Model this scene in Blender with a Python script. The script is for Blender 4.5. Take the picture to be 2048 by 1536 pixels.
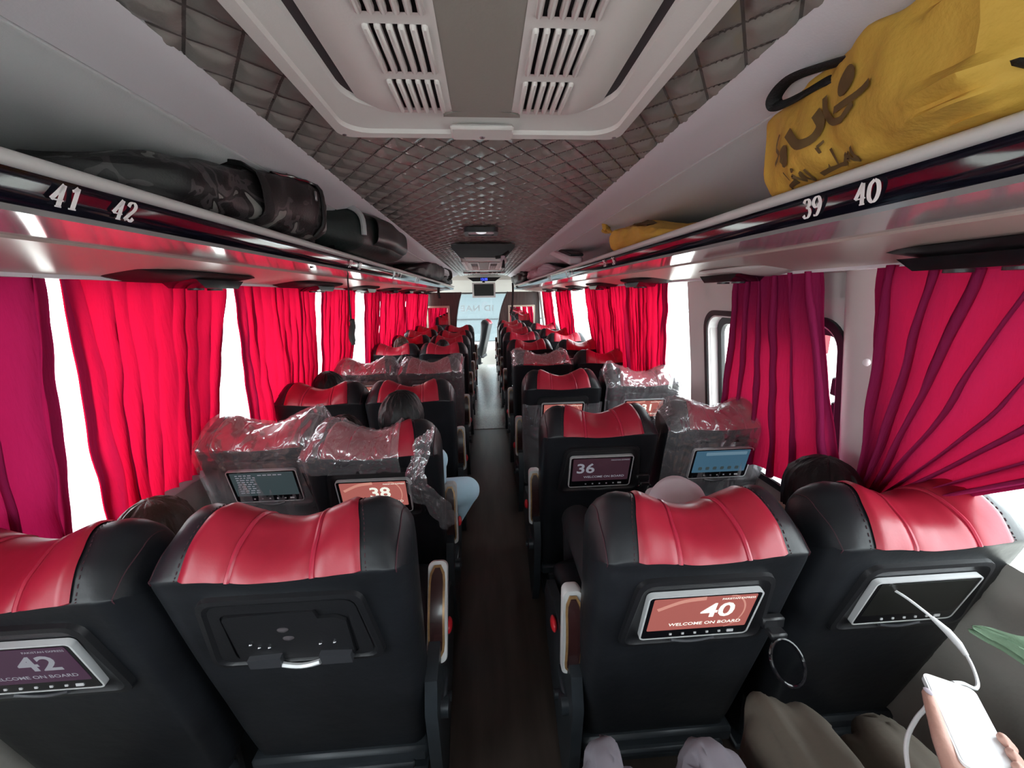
import bpy, bmesh, math, random
from mathutils import Vector, Matrix, noise
random.seed(7)
PI = math.pi
sc = bpy.context.scene
for o in list(bpy.data.objects): bpy.data.objects.remove(o)
COL = sc.collection

# ------------------------------------------------------------------ camera
cam = bpy.data.cameras.new('camera'); camo = bpy.data.objects.new('camera', cam); COL.objects.link(camo)
cam.sensor_fit = 'HORIZONTAL'; cam.sensor_width = 36.0; cam.lens = 785/2048*36.0
cam.clip_start = .02; cam.clip_end = 500
_r = Vector((0.99756752, -0.06818874, -0.01446829)); _u = Vector((0.02914382, 0.21944377, 0.97518976)); _f = Vector((0.06332199, 0.9732393, -0.22089725))
camo.matrix_world = Matrix(((_r.x, _u.x, -_f.x, 0), (_r.y, _u.y, -_f.y, 0), (_r.z, _u.z, -_f.z, 1.55), (0, 0, 0, 1)))
sc.camera = camo

# ------------------------------------------------------------------ world, light, exposure
W = bpy.data.worlds.new('overcast_sky'); sc.world = W; W.use_nodes = True
wn = W.node_tree.nodes; bg = wn['Background']; bg.inputs[0].default_value = (.93, .97, 1, 1); bg.inputs[1].default_value = 9.0
sc.view_settings.view_transform = 'Standard'; sc.view_settings.look = 'None'; sc.view_settings.gamma = 1
sc.view_settings.exposure = 0.2; sc.view_settings.use_curve_mapping = False
YB_ = -.75
def portal(name, loc, rot, sx, sy):
    l = bpy.data.lights.new(name, 'AREA'); l.shape = 'RECTANGLE'; l.size = sx; l.size_y = sy; l.cycles.is_portal = True
    o = bpy.data.objects.new(name, l); COL.objects.link(o); o.location = loc; o.rotation_euler = rot
portal('window_portal_left', (-1.3, 3.6, 1.2), (0, -PI/2, 0), .95, 9.6)
portal('window_portal_right', (1.3, 3.6, 1.2), (0, PI/2, 0), .95, 9.6)
portal('door_portal', (-1.36, 9.05, .6), (0, -PI/2, 0), 2.1, 1.2)
portal('window_portal_rear', (0, YB_-.06, 1.4), (PI/2, 0, 0), 1.52, .52)  # portal of the unseen rear window added as fill light
portal('window_portal_front', (0, 10.75, 1.1), (-PI/2, 0, 0), 2.3, 1.6)

# ------------------------------------------------------------------ materials
MATS = {}
def mat(name, col, rough=.5, metal=0., bump=0., bscale=60., var=0., vscale=8., spec=.5, coat=0., emit=None, es=1., stretch=None, sheen=0.):
    m = bpy.data.materials.new(name); m.use_nodes = True; nt = m.node_tree; b = nt.nodes['Principled BSDF']
    b.inputs['Base Color'].default_value = (*col, 1); b.inputs['Roughness'].default_value = rough; b.inputs['Metallic'].default_value = metal
    b.inputs['Specular IOR Level'].default_value = spec; b.inputs['Coat Weight'].default_value = coat; b.inputs['Coat Roughness'].default_value = .08
    if sheen: b.inputs['Sheen Weight'].default_value = sheen
    tc = nt.nodes.new('ShaderNodeTexCoord'); src = tc.outputs['Object']
    if stretch:
        mp = nt.nodes.new('ShaderNodeMapping'); mp.inputs['Scale'].default_value = stretch; nt.links.new(src, mp.inputs[0]); src = mp.outputs[0]
    if var:
        n = nt.nodes.new('ShaderNodeTexNoise'); n.inputs['Scale'].default_value = vscale; n.inputs['Detail'].default_value = 5; nt.links.new(src, n.inputs['Vector'])
        r = nt.nodes.new('ShaderNodeValToRGB'); r.color_ramp.elements[0].position = .3; r.color_ramp.elements[1].position = .72
        r.color_ramp.elements[0].color = (*[c*(1-var) for c in col], 1); r.color_ramp.elements[1].color = (*[min(1, c*(1+var)) for c in col], 1)
        nt.links.new(n.outputs[0], r.inputs[0]); nt.links.new(r.outputs[0], b.inputs['Base Color'])
    if bump:
        n = nt.nodes.new('ShaderNodeTexNoise'); n.inputs['Scale'].default_value = bscale; n.inputs['Detail'].default_value = 4; nt.links.new(src, n.inputs['Vector'])
        bp_ = nt.nodes.new('ShaderNodeBump'); bp_.inputs['Strength'].default_value = bump; bp_.inputs['Distance'].default_value = .01
        nt.links.new(n.outputs[0], bp_.inputs['Height']); nt.links.new(bp_.outputs[0], b.inputs['Normal'])
    if emit: b.inputs['Emission Color'].default_value = (*emit, 1); b.inputs['Emission Strength'].default_value = es
    MATS[name] = m; return m
mat('black_leather', (.011, .012, .015), .42, spec=.4, bump=.12, bscale=26, var=.3, vscale=5)
mat('red_leather', (.36, .013, .033), .36, bump=.10, bscale=22, var=.12, vscale=6)
mat('red_piping', (.42, .02, .05), .3)
mat('seam_thread', (.05, .012, .02), .7)
mat('magenta_fabric', (.22, .006, .06), .7, bump=.2, bscale=120)
mat('black_plastic', (.010, .010, .012), .42, bump=.04, bscale=200)
mat('black_gloss', (.006, .006, .008), .1)
mat('dark_grey_plastic', (.035, .036, .042), .4)
mat('silver', (.66, .66, .67), .35, metal=.25)
mat('steel', (.4, .4, .42), .28, metal=1.)
mat('frame_metal', (.026, .031, .037), .42, metal=.2, var=.25, vscale=12)
mat('wood_inlay', (.035, .012, .012), .25, coat=.4)
mat('gold_edge', (.34, .19, .08), .3, metal=.25, var=.25, vscale=50)
mat('red_button', (.55, .02, .03), .3)
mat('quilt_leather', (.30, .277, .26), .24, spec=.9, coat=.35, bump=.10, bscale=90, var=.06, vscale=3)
mat('beige_quilt', (.36, .34, .31), .45, bump=.1, bscale=90, var=.06)
mat('trim_grey', (.68, .65, .70), .42, bump=.05, bscale=260)
mat('rack_panel_grey', (.64, .65, .67), .6, bump=.12, bscale=350)
mat('lip_grey', (.6, .59, .59), .4)
mat('fascia_black', (.006, .006, .012), .07, coat=.3)
mat('strip_gloss', (.52, .50, .51), .11, metal=.5)
mat('underside_brown', (.46, .37, .34), .28, var=.05, vscale=2)
mat('ac_plastic', (.72, .68, .67), .42, bump=.05, bscale=240)
mat('ac_panel', (.30, .275, .25), .5, bump=.05, bscale=200)
mat('ac_dark', (.05, .04, .045), .8)
mat('wall_plastic', (.60, .575, .565), .5, bump=.04, bscale=200)
mat('rubber', (.012, .012, .015), .45)
mat('rubber_matt', (.008, .008, .010), .6, spec=.25)
mat('white_frame', (.75, .75, .75), .4)
mat('white_paint', (.85, .85, .85), .5)
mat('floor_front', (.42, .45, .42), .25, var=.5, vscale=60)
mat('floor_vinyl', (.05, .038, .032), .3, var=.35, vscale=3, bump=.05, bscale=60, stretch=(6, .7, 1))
mat('partition_wood', (.055, .030, .027), .4, var=.45, vscale=4, stretch=(14, 14, 1))
mat('mirror_frame', (.45, .38, .30), .35, metal=.4)
mat('mirror', (.85, .87, .87), .03, metal=1.)
mat('dash_white', (.75, .75, .7), .5)
mat('number_white', (.88, .86, .87), .5)
mat('bag_black', (.010, .011, .012), .55, bump=.35, bscale=30)
mat('bag_green_black', (.010, .018, .017), .5, bump=.2, bscale=60)
mat('bag_rim', (.45, .45, .46), .5)
mat('webbing', (.008, .008, .009), .7, bump=.3, bscale=300)
mat('yellow_cloth', (.60, .355, .055), .75, bump=.3, bscale=45, var=.15, vscale=5)
mat('yellow_print', (.13, .075, .022), .8)
mat('box_white', (.62, .56, .60), .5)
mat('pale_cloth', (.52, .46, .52), .8, bump=.3, bscale=30)
mat('skin', (.36, .18, .12), .5, bump=.05, bscale=90)
mat('skin_light', (.55, .31, .25), .5, bump=.08, bscale=160)
mat('hair_black', (.008, .007, .008), .5, spec=.3, bump=.6, bscale=50, stretch=(1, 1, .18))
mat('hair_brown', (.06, .035, .025), .45, bump=.6, bscale=50, stretch=(1, 1, .18))
mat('cloth_blue', (.52, .74, .88), .8, bump=.3, bscale=14)
mat('cloth_dark', (.03, .03, .035), .8, bump=.3, bscale=14)
mat('cloth_brown', (.085, .070, .054), .85, bump=.5, bscale=11, var=.1)
mat('cloth_grey', (.20, .18, .21), .85, bump=.5, bscale=11)
mat('cap_white', (.68, .62, .66), .8, bump=.15, bscale=60)
mat('phone_white', (.86, .88, .9), .25)
mat('cable_white', (.75, .75, .76), .4)
mat('green_cloth', (.12, .19, .12), .8, bump=.25, bscale=80)
mat('screen_off', (.014, .014, .013), .3, spec=.25)
mat('screen_red', (.03, .01, .01), .15, emit=(.34, .10, .085), es=1.0)
mat('screen_dim', (.02, .012, .016), .15, emit=(.028, .012, .018), es=1.)
mat('screen_blue', (.02, .03, .04), .15, emit=(.035, .085, .13), es=1.)
mat('screen_blue_light', (.02, .03, .04), .2, emit=(.10, .17, .22), es=1.)
mat('screen_dark_page', (.02, .03, .03), .15, emit=(.028, .040, .044), es=1.)
mat('screen_purple', (.02, .01, .02), .15, emit=(.035, .014, .030), es=1.)
mat('screen_text', (.5, .5, .5), .4, emit=(.72, .72, .62), es=1.)
mat('screen_text_dim', (.1, .1, .1), .4, emit=(.16, .16, .19), es=1.)
mat('screen_swirl', (.1, .05, .05), .4, emit=(.50, .22, .17), es=1.)
mat('blue_led', (.01, .01, .2), .4, emit=(.05, .08, 1.), es=2.5)
mat('lamp_lens', (.8, .8, .8), .3, emit=(.9, .95, 1), es=.6)
mat('concrete', (.62, .60, .55), .9, var=.15, vscale=.7)
mat('bus_pale', (.15, .175, .18), .5)
mat('bus_dark', (.02, .025, .028), .4)
mat('sign_red', (.12, .004, .01), .6)
mat('sign_white', (.25, .22, .22), .6)
mat('sticker_grey', (.22, .25, .27), .7)

def quilt_groove_shade():      # groove shade painted as narrow dark lines along the quilt seams
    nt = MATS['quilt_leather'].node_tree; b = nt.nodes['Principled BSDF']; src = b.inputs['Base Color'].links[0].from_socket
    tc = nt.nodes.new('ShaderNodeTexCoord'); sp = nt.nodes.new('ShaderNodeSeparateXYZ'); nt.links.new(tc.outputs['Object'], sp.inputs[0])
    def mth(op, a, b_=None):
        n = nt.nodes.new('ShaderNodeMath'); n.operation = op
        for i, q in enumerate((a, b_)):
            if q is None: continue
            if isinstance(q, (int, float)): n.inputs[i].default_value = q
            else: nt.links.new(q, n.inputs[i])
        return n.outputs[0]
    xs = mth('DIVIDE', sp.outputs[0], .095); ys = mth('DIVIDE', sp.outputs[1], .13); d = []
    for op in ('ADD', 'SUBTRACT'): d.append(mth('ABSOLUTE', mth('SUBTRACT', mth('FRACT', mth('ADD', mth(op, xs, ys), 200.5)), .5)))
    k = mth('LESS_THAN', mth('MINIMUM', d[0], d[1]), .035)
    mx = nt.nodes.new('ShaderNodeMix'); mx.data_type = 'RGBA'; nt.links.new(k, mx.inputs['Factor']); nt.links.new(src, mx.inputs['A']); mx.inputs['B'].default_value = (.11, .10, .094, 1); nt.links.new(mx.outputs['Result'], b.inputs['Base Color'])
quilt_groove_shade()
def camo_mat():
    m = mat('camouflage', (.1, .1, .1), .5, bump=.15, bscale=200); nt = m.node_tree; b = nt.nodes['Principled BSDF']
    tc = nt.nodes.new('ShaderNodeTexCoord'); n = nt.nodes.new('ShaderNodeTexNoise'); n.inputs['Scale'].default_value = 13; n.inputs['Detail'].default_value = 1.5; n.inputs['Distortion'].default_value = .8
    r = nt.nodes.new('ShaderNodeValToRGB'); r.color_ramp.interpolation = 'CONSTANT'; e = r.color_ramp.elements
    e[0].position = 0; e[0].color = (.006, .006, .007, 1); e[1].position = .50; e[1].color = (.055, .048, .051, 1)
    x = e.new(.56); x.color = (.009, .009, .010, 1); x = e.new(.615); x.color = (.20, .20, .19, 1)
    nt.links.new(tc.outputs['Object'], n.inputs['Vector']); nt.links.new(n.outputs[0], r.inputs[0]); nt.links.new(r.outputs[0], b.inputs['Base Color'])
camo_mat()
def curtain_mat(name, tcol, dcol, f):
    m = bpy.data.materials.new(name); m.use_nodes = True; nt = m.node_tree; nt.nodes.remove(nt.nodes['Principled BSDF']); out = nt.nodes['Material Output']
    t = nt.nodes.new('ShaderNodeBsdfTranslucent'); d = nt.nodes.new('ShaderNodeBsdfDiffuse'); mx = nt.nodes.new('ShaderNodeMixShader')
    tc = nt.nodes.new('ShaderNodeTexCoord'); mp = nt.nodes.new('ShaderNodeMapping'); mp.inputs['Scale'].default_value = (1, 1, .12); n = nt.nodes.new('ShaderNodeTexNoise'); n.inputs['Scale'].default_value = 90; n.inputs['Detail'].default_value = 3
    nt.links.new(tc.outputs['Object'], mp.inputs[0]); nt.links.new(mp.outputs[0], n.inputs['Vector'])
    bp_ = nt.nodes.new('ShaderNodeBump'); bp_.inputs['Strength'].default_value = .35; bp_.inputs['Distance'].default_value = .01; nt.links.new(n.outputs[0], bp_.inputs['Height'])
    t.inputs[0].default_value = (*tcol, 1); d.inputs[0].default_value = (*dcol, 1); mx.inputs[0].default_value = f
    for s in (t, d): nt.links.new(bp_.outputs[0], s.inputs['Normal'])
    nt.links.new(d.outputs[0], mx.inputs[1]); nt.links.new(t.outputs[0], mx.inputs[2]); nt.links.new(mx.outputs[0], out.inputs[0]); MATS[name] = m
curtain_mat('curtain_red', (.56, .004, .03), (.34, .012, .07), .36)
curtain_mat('curtain_magenta', (.42, .006, .035), (.28, .018, .085), .17)
curtain_mat('curtain_lined', (.30, .006, .05), (.32, .016, .085), .18)
def glass_mat(name, tint, refl=.06, haze=0., hazecol=(.8, .85, .87)):
    m = bpy.data.materials.new(name); m.use_nodes = True; nt = m.node_tree; nt.nodes.remove(nt.nodes['Principled BSDF']); out = nt.nodes['Material Output']
    t = nt.nodes.new('ShaderNodeBsdfTransparent'); g = nt.nodes.new('ShaderNodeBsdfGlossy'); mx = nt.nodes.new('ShaderNodeMixShader')
    t.inputs[0].default_value = (*tint, 1); g.inputs['Roughness'].default_value = .03; mx.inputs[0].default_value = refl
    nt.links.new(t.outputs[0], mx.inputs[1]); nt.links.new(g.outputs[0], mx.inputs[2]); last = mx.outputs[0]
    if haze:
        d = nt.nodes.new('ShaderNodeBsdfTranslucent'); d.inputs[0].default_value = (*hazecol, 1); m2 = nt.nodes.new('ShaderNodeMixShader'); m2.inputs[0].default_value = haze
        nt.links.new(last, m2.inputs[1]); nt.links.new(d.outputs[0], m2.inputs[2]); last = m2.outputs[0]
    nt.links.new(last, out.inputs[0]); MATS[name] = m
glass_mat('window_glass', (.9, .93, .93))
glass_mat('windscreen_glass', (.60, .66, .68), .05, .03)
def film_mat():
    m = bpy.data.materials.new('clear_film'); m.use_nodes = True; nt = m.node_tree; nt.nodes.remove(nt.nodes['Principled BSDF']); out = nt.nodes['Material Output']
    t = nt.nodes.new('ShaderNodeBsdfTransparent'); t.inputs[0].default_value = (.97, .97, .98, 1)
    g = nt.nodes.new('ShaderNodeBsdfGlossy'); g.inputs['Roughness'].default_value = .16; g.inputs[0].default_value = (.95, .95, .97, 1)
    d = nt.nodes.new('ShaderNodeBsdfDiffuse'); d.inputs[0].default_value = (.75, .72, .76, 1)
    tc = nt.nodes.new('ShaderNodeTexCoord')
    n = nt.nodes.new('ShaderNodeTexNoise'); n.inputs['Scale'].default_value = 9; n.inputs['Detail'].default_value = 2; n.inputs['Distortion'].default_value = .9
    nt.links.new(tc.outputs['Object'], n.inputs['Vector'])
    bp_ = nt.nodes.new('ShaderNodeBump'); bp_.inputs['Strength'].default_value = 1.; bp_.inputs['Distance'].default_value = .03; nt.links.new(n.outputs[0], bp_.inputs['Height'])
    nt.links.new(bp_.outputs[0], g.inputs['Normal']); nt.links.new(bp_.outputs[0], d.inputs['Normal'])
    n2 = nt.nodes.new('ShaderNodeTexNoise'); n2.noise_type = 'RIDGED_MULTIFRACTAL'; n2.inputs['Scale'].default_value = 5.5; n2.inputs['Detail'].default_value = 2.2; n2.inputs['Distortion'].default_value = .7; nt.links.new(tc.outputs['Object'], n2.inputs['Vector'])
    r = nt.nodes.new('ShaderNodeValToRGB'); r.color_ramp.elements[0].position = .62; r.color_ramp.elements[0].color = (.14, .14, .14, 1); r.color_ramp.elements[1].position = .95; r.color_ramp.elements[1].color = (.5, .5, .5, 1)
    nt.links.new(n2.outputs[0], r.inputs[0])
    m1 = nt.nodes.new('ShaderNodeMixShader'); m1.inputs[0].default_value = .21; nt.links.new(t.outputs[0], m1.inputs[1]); nt.links.new(g.outputs[0], m1.inputs[2])
    m2 = nt.nodes.new('ShaderNodeMixShader'); nt.links.new(r.outputs[0], m2.inputs[0]); nt.links.new(m1.outputs[0], m2.inputs[1]); nt.links.new(d.outputs[0], m2.inputs[2])
    nt.links.new(m2.outputs[0], out.inputs[0]); MATS['clear_film'] = m
film_mat()

# ------------------------------------------------------------------ mesh helpers
class MB:
    def __init__(s): s.v = []; s.f = []
    def add(s, vs, fs):
        k = len(s.v); s.v += [tuple(v) for v in vs]; s.f += [tuple(i+k for i in f) for f in fs]; return s
    def box(s, c, d, rot=None, ch=0.):
        x, y, z = d[0]/2, d[1]/2, d[2]/2
        if ch:   # chamfered in two directions
            ch = min(ch, x*.9, y*.9, z*.9)
            vs = []; 
            for sx in (-1, 1):
                for sy in (-1, 1):
                    for sz in (-1, 1):
                        vs += [(sx*(x-ch), sy*(y-ch), sz*z), (sx*(x-ch), sy*y, sz*(z-ch)), (sx*x, sy*(y-ch), sz*(z-ch))]
            bm = bmesh.new()
            for v in vs: bm.verts.new(v)
            bmesh.ops.convex_hull(bm, input=bm.verts); bm.verts.index_update()
            vs = [v.co.copy() for v in bm.verts]; fs = [tuple(v.index for v in f.verts) for f in bm.faces]; bm.free()
        else:
            vs = [Vector((a, b, e)) for a in (-x, x) for b in (-y, y) for e in (-z, z)]
            fs = [(0, 1, 3, 2), (4, 6, 7, 5), (0, 4, 5, 1), (2, 3, 7, 6), (0, 2, 6, 4), (1, 5, 7, 3)]
        M = rot if rot else Matrix.Identity(3)
        return s.add([M @ Vector(v) + Vector(c) for v in vs], fs)
    def prism(s, prof, y0, y1, axis='Y'):    # closed 2D profile (a,b) extruded
        n = len(prof)
        if axis == 'Y': g = lambda a, b, t: (a, t, b)
        elif axis == 'X': g = lambda a, b, t: (t, a, b)
        else: g = lambda a, b, t: (a, b, t)
        vs = [g(a, b, y0) for a, b in prof] + [g(a, b, y1) for a, b in prof]
        fs = [(i, (i+1) % n, n+(i+1) % n, n+i) for i in range(n)] + [tuple(range(n))[::-1], tuple(range(n, 2*n))]
        return s.add(vs, fs)
    def grid(s, fn, nu, nv, closeu=False):
        vs = [fn(i/(nu if closeu else nu), j/nv) for j in range(nv+1) for i in range(nu if closeu else nu+1)]
        w = nu if closeu else nu+1
        fs = []
        for j in range(nv):
            for i in range(nu):
                a = j*w+i; b = j*w+(i+1) % w; fs.append((a, b, b+w, a+w))
        return s.add(vs, fs)
    def tube(s, path, r, n=8, cap=True, flat=1.0):
        path = [Vector(p) for p in path]; m = len(path); rs = r if isinstance(r, (list, tuple)) else [r]*m
        up = Vector((0, 0, 1)); rings = []
        prev = None
        for i, p in enumerate(path):
            t = (path[min(i+1, m-1)] - path[max(i-1, 0)]).normalized()
            if prev is None:
                a = t.cross(up); 
                if a.length < .05: a = t.cross(Vector((1, 0, 0)))
                a.normalize()
            else:
                a = prev - t*prev.dot(t); a.normalize()
            prev = a; b = t.cross(a)
            rings.append([p + (a*math.cos(2*PI*k/n) + b*math.sin(2*PI*k/n)*flat)*rs[i] for k in range(n)])
        vs = [v for R in rings for v in R]
        fs = [(i*n+k, i*n+(k+1) % n, (i+1)*n+(k+1) % n, (i+1)*n+k) for i in range(m-1) for k in range(n)]
        if cap: fs += [tuple(range(n))[::-1], tuple(range((m-1)*n, m*n))]
        return s.add(vs, fs)
    def ball(s, c, r, nu=16, nv=10, M=None):
        r = r if isinstance(r, (tuple, list)) else (r, r, r); M = M or Matrix.Identity(3); c = Vector(c)
        vs = [c + M @ Vector((0, 0, r[2]))]
        for j in range(1, nv):
            th = PI*j/nv
            for i in range(nu):
                ph = 2*PI*i/nu; vs.append(c + M @ Vector((r[0]*math.sin(th)*math.cos(ph), r[1]*math.sin(th)*math.sin(ph), r[2]*math.cos(th))))
        vs.append(c + M @ Vector((0, 0, -r[2]))); fs = [(0, 1+i, 1+(i+1) % nu) for i in range(nu)]
        for j in range(nv-2):
            for i in range(nu): fs.append((1+j*nu+i, 1+(j+1)*nu+i, 1+(j+1)*nu+(i+1) % nu, 1+j*nu+(i+1) % nu))
        L = len(vs)-1; k = 1+(nv-2)*nu; fs += [(L, k+(i+1) % nu, k+i) for i in range(nu)]
        return s.add(vs, fs)
    def limb(s, p0, p1, r0, r1, n=14):      # tapered capsule
        p0 = Vector(p0); p1 = Vector(p1); d = (p1-p0); L = d.length; t = d.normalized(); path = []; rs = []
        for k in range(5): a = PI/2*k/5; path.append(p0 - t*r0*math.cos(a)); rs.append(max(r0*math.sin(a), 1e-4))
        for k in range(5): path.append(p0 + d*(k/4)); rs.append(r0+(r1-r0)*k/4)
        for k in range(1, 6): a = PI/2*k/5; path.append(p1 + t*r1*math.sin(a)); rs.append(max(r1*math.cos(a), 1e-4))
        return s.tube(path, rs, n)
    def mesh(s, name, smooth=True, org=(0, 0, 0)):
        me = bpy.data.meshes.new(name); o = Vector(org)
        me.from_pydata([tuple(Vector(v)-o) for v in s.v], [], s.f); me.validate()
        bm = bmesh.new(); bm.from_mesh(me); bmesh.ops.recalc_face_normals(bm, faces=bm.faces); bm.to_mesh(me); bm.free()
        if smooth:
            for p in me.polygons: p.use_smooth = True
            try: me.set_sharp_from_angle(angle=math.radians(38))
            except Exception: pass
        return me
    def build(s, name, material, parent=None, smooth=True, org=None):
        if org is None: org = parent_org(parent) if parent else (0, 0, 0)
        return link(name, s.mesh(name, smooth, org), material, parent, org if parent is None else (0, 0, 0))
ORG = {}
def parent_org(p):
    o = Vector((0, 0, 0))
    while p is not None: o += p.location; p = p.parent
    return o
def link(name, me, material, parent=None, loc=(0, 0, 0)):
    if material and not me.materials: me.materials.append(MATS[material])
    o = bpy.data.objects.new(name, me); COL.objects.link(o); o.parent = parent; o.location = loc; return o
def thing(name, loc, label, cat, group=None):
    o = bpy.data.objects.new(name, None); o.empty_display_size = .1; COL.objects.link(o); o.location = loc
    return tag(o, label, cat, group)
def tag(o, label, cat, group=None):
    o['label'] = label; o['category'] = cat
    if group: o['group'] = group
    return o
def struct(o): o['kind'] = 'structure'; return o
def lerp(a, b, t): return a+(b-a)*t
def interp(tab, x):
    if x <= tab[0][0]: return tab[0][1]
    for (a, va), (b, vb) in zip(tab, tab[1:]):
        if x <= b: return va+(vb-va)*(x-a)/(b-a)
    return tab[-1][1]
def catmull(pts, n):
    out = []; P = [pts[0]]+list(pts)+[pts[-1]]
    for i in range(1, len(P)-2):
        for k in range(n):
            t = k/n; out.append(tuple(.5*((2*b)+(-a+c)*t+(2*a-5*b+4*c-d)*t*t+(-a+3*b-3*c+d)*t**3) for a, b, c, d in zip(P[i-1], P[i], P[i+1], P[i+2])))
    out.append(tuple(pts[-1])); return out
def rrect(w, h, r, n=5, cx=0, cy=0):
    out = []
    for sx, sy, a0 in ((1, 1, 0), (-1, 1, PI/2), (-1, -1, PI), (1, -1, 1.5*PI)):
        for k in range(n+1):
            a = a0+PI/2*k/n; out.append((cx+sx*(w/2-r)+r*math.cos(a), cy+sy*(h/2-r)+r*math.sin(a)))
    return out
def frame_ring(mb, outer, inner, t0, t1, M):   # ring between two closed 2D loops, thickness t0..t1 along M's 3rd axis
    n = len(outer); vs = []
    for loop, t in ((outer, t0), (outer, t1), (inner, t1), (inner, t0)): vs += [M(a, b, t) for a, b in loop]
    fs = []
    for q in range(4):
        for i in range(n): fs.append((q*n+i, q*n+(i+1) % n, ((q+1) % 4)*n+(i+1) % n, ((q+1) % 4)*n+i))
    mb.add(vs, fs)
def slab(mb, loop, t0, t1, M):
    n = len(loop); vs = [M(a, b, t0) for a, b in loop]+[M(a, b, t1) for a, b in loop]
    mb.add(vs, [(i, (i+1) % n, n+(i+1) % n, n+i) for i in range(n)]+[tuple(range(n))[::-1], tuple(range(n, 2*n))])
_txt = {}
def text_polys(txt, size=1., bold=0., shear=0., spacing=1.):
    key = (txt, bold, shear, spacing)
    if key not in _txt:
        cu = bpy.data.curves.new('t', 'FONT'); cu.body = txt; cu.align_x = 'CENTER'; cu.align_y = 'CENTER'; cu.offset = bold; cu.shear = shear; cu.space_character = spacing; cu.resolution_u = 3
        ob = bpy.data.objects.new('t', cu); COL.objects.link(ob); bpy.context.view_layer.update()
        me = bpy.data.meshes.new_from_object(ob.evaluated_get(bpy.context.evaluated_depsgraph_get()))
        _txt[key] = ([tuple(v.co) for v in me.vertices], [tuple(p.vertices) for p in me.polygons])
        bpy.data.objects.remove(ob); bpy.data.meshes.remove(me); bpy.data.curves.remove(cu)
    v, f = _txt[key]; return [(a*size, b*size) for a, b, c in v], f
def text_on(mb, txt, M, size, cx=0, cy=0, bold=0., shear=0., t=0.0006, sx=1., spacing=1.):
    v, f = text_polys(txt, size, bold, shear, spacing); mb.add([M(cx+a*sx, cy+b, t) for a, b in v], f)
# pen strokes with thick and thin (for italic rack numerals and the lettering on the bags)
DIG = {
 '0': [[(.30, .97), (.12, .80), (.06, .5), (.10, .2), (.28, .03), (.46, .18), (.54, .5), (.48, .82), (.30, .97)]],
 '1': [[(.12, .80), (.24, .86), (.34, .98)], [(.34, .98), (.34, .5), (.34, .03)], [(.16, .03), (.50, .03)]],
 '2': [[(.10, .74), (.16, .92), (.34, .97), (.50, .82), (.46, .60), (.26, .34), (.07, .06)], [(.07, .06), (.25, .10), (.42, .04), (.54, .20)]],
 '3': [[(.10, .80), (.20, .95), (.38, .95), (.48, .80), (.40, .60), (.24, .54)], [(.24, .54), (.44, .48), (.52, .28), (.40, .06), (.20, .03), (.07, .18)]],
 '4': [[(.40, .97), (.22, .62), (.04, .30)], [(.04, .30), (.56, .30)], [(.40, .97), (.40, .5), (.40, .03)], [(.26, .03), (.54, .03)]],
 '5': [[(.16, .95), (.50, .97)], [(.16, .95), (.13, .56)], [(.13, .56), (.36, .62), (.52, .44), (.48, .14), (.26, .03), (.07, .16)]],
 '6': [[(.50, .92), (.30, .92), (.12, .66), (.07, .34), (.18, .06), (.38, .04), (.52, .24), (.44, .48), (.26, .54), (.10, .40)]],
 '7': [[(.08, .80), (.10, .95), (.52, .93)], [(.52, .93), (.34, .5), (.26, .03)]],
 '8': [[(.30, .54), (.12, .70), (.20, .94), (.40, .95), (.48, .76), (.30, .54), (.08, .30), (.16, .05), (.40, .04), (.52, .24), (.30, .54)]],
 '9': [[(.10, .08), (.30, .06), (.48, .36), (.53, .68), (.42, .94), (.22, .95), (.08, .74), (.18, .50), (.36, .48), (.50, .64)]]}
def pen(mb, pts, M, w0, w1, ang=0., t=.0006, n=5):
    p = catmull([(a, b) for a, b in pts], n if len(pts) > 2 else 1); vs = []; m = len(p)
    nib = Vector((math.cos(ang), math.sin(ang)))
    for i in range(m):
        a = Vector(p[max(i-1, 0)]); b = Vector(p[min(i+1, m-1)]); d = (b-a).normalized() if (b-a).length > 1e-6 else Vector((1, 0)); nn = Vector((-d.y, d.x))
        w = w0+(w1-w0)*abs(nn.dot(nib)); c = Vector(p[i]); vs += [M(*(c+nn*w/2), t), M(*(c-nn*w/2), t)]
    mb.add(vs, [(2*i, 2*i+1, 2*i+3, 2*i+2) for i in range(m-1)])
def numerals(mb, txt, M, h, x0=0, y0=0, t=.0008, slant=.22):
    x = x0
    for ch in txt:
        for st in DIG[ch]: pen(mb, [(a+.22*b*slant/.22*1.0, b) for a, b in st], lambda a, b, tt, x=x: M(x+a*h*1.0, y0+b*h, tt), .065, .215, 0., t)
        x += .66*h
def remeshed(mb, name, voxel, smooth=4, fac=.5):
    me = mb.mesh(name, False); ob = bpy.data.objects.new(name, me); COL.objects.link(ob)
    r = ob.modifiers.new('r', 'REMESH'); r.mode = 'VOXEL'; r.voxel_size = voxel; r.use_smooth_shade = True
    s = ob.modifiers.new('s', 'SMOOTH'); s.factor = fac; s.iterations = smooth
    bpy.context.view_layer.update(); m2 = bpy.data.meshes.new_from_object(ob.evaluated_get(bpy.context.evaluated_depsgraph_get()))
    bpy.data.objects.remove(ob); bpy.data.meshes.remove(me); m2.name = name
    for p in m2.polygons: p.use_smooth = True
    return m2
def fbm(x, y, z=0., s=1.): return noise.noise(Vector((x*s, y*s, z*s)))

# ------------------------------------------------------------------ the coach shell
YB, YF = -.75, 8.9
def wallx(z): return interp([(0, 1.255), (.86, 1.255), (1.62, 1.155), (2, 1.13)], z)
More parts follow.
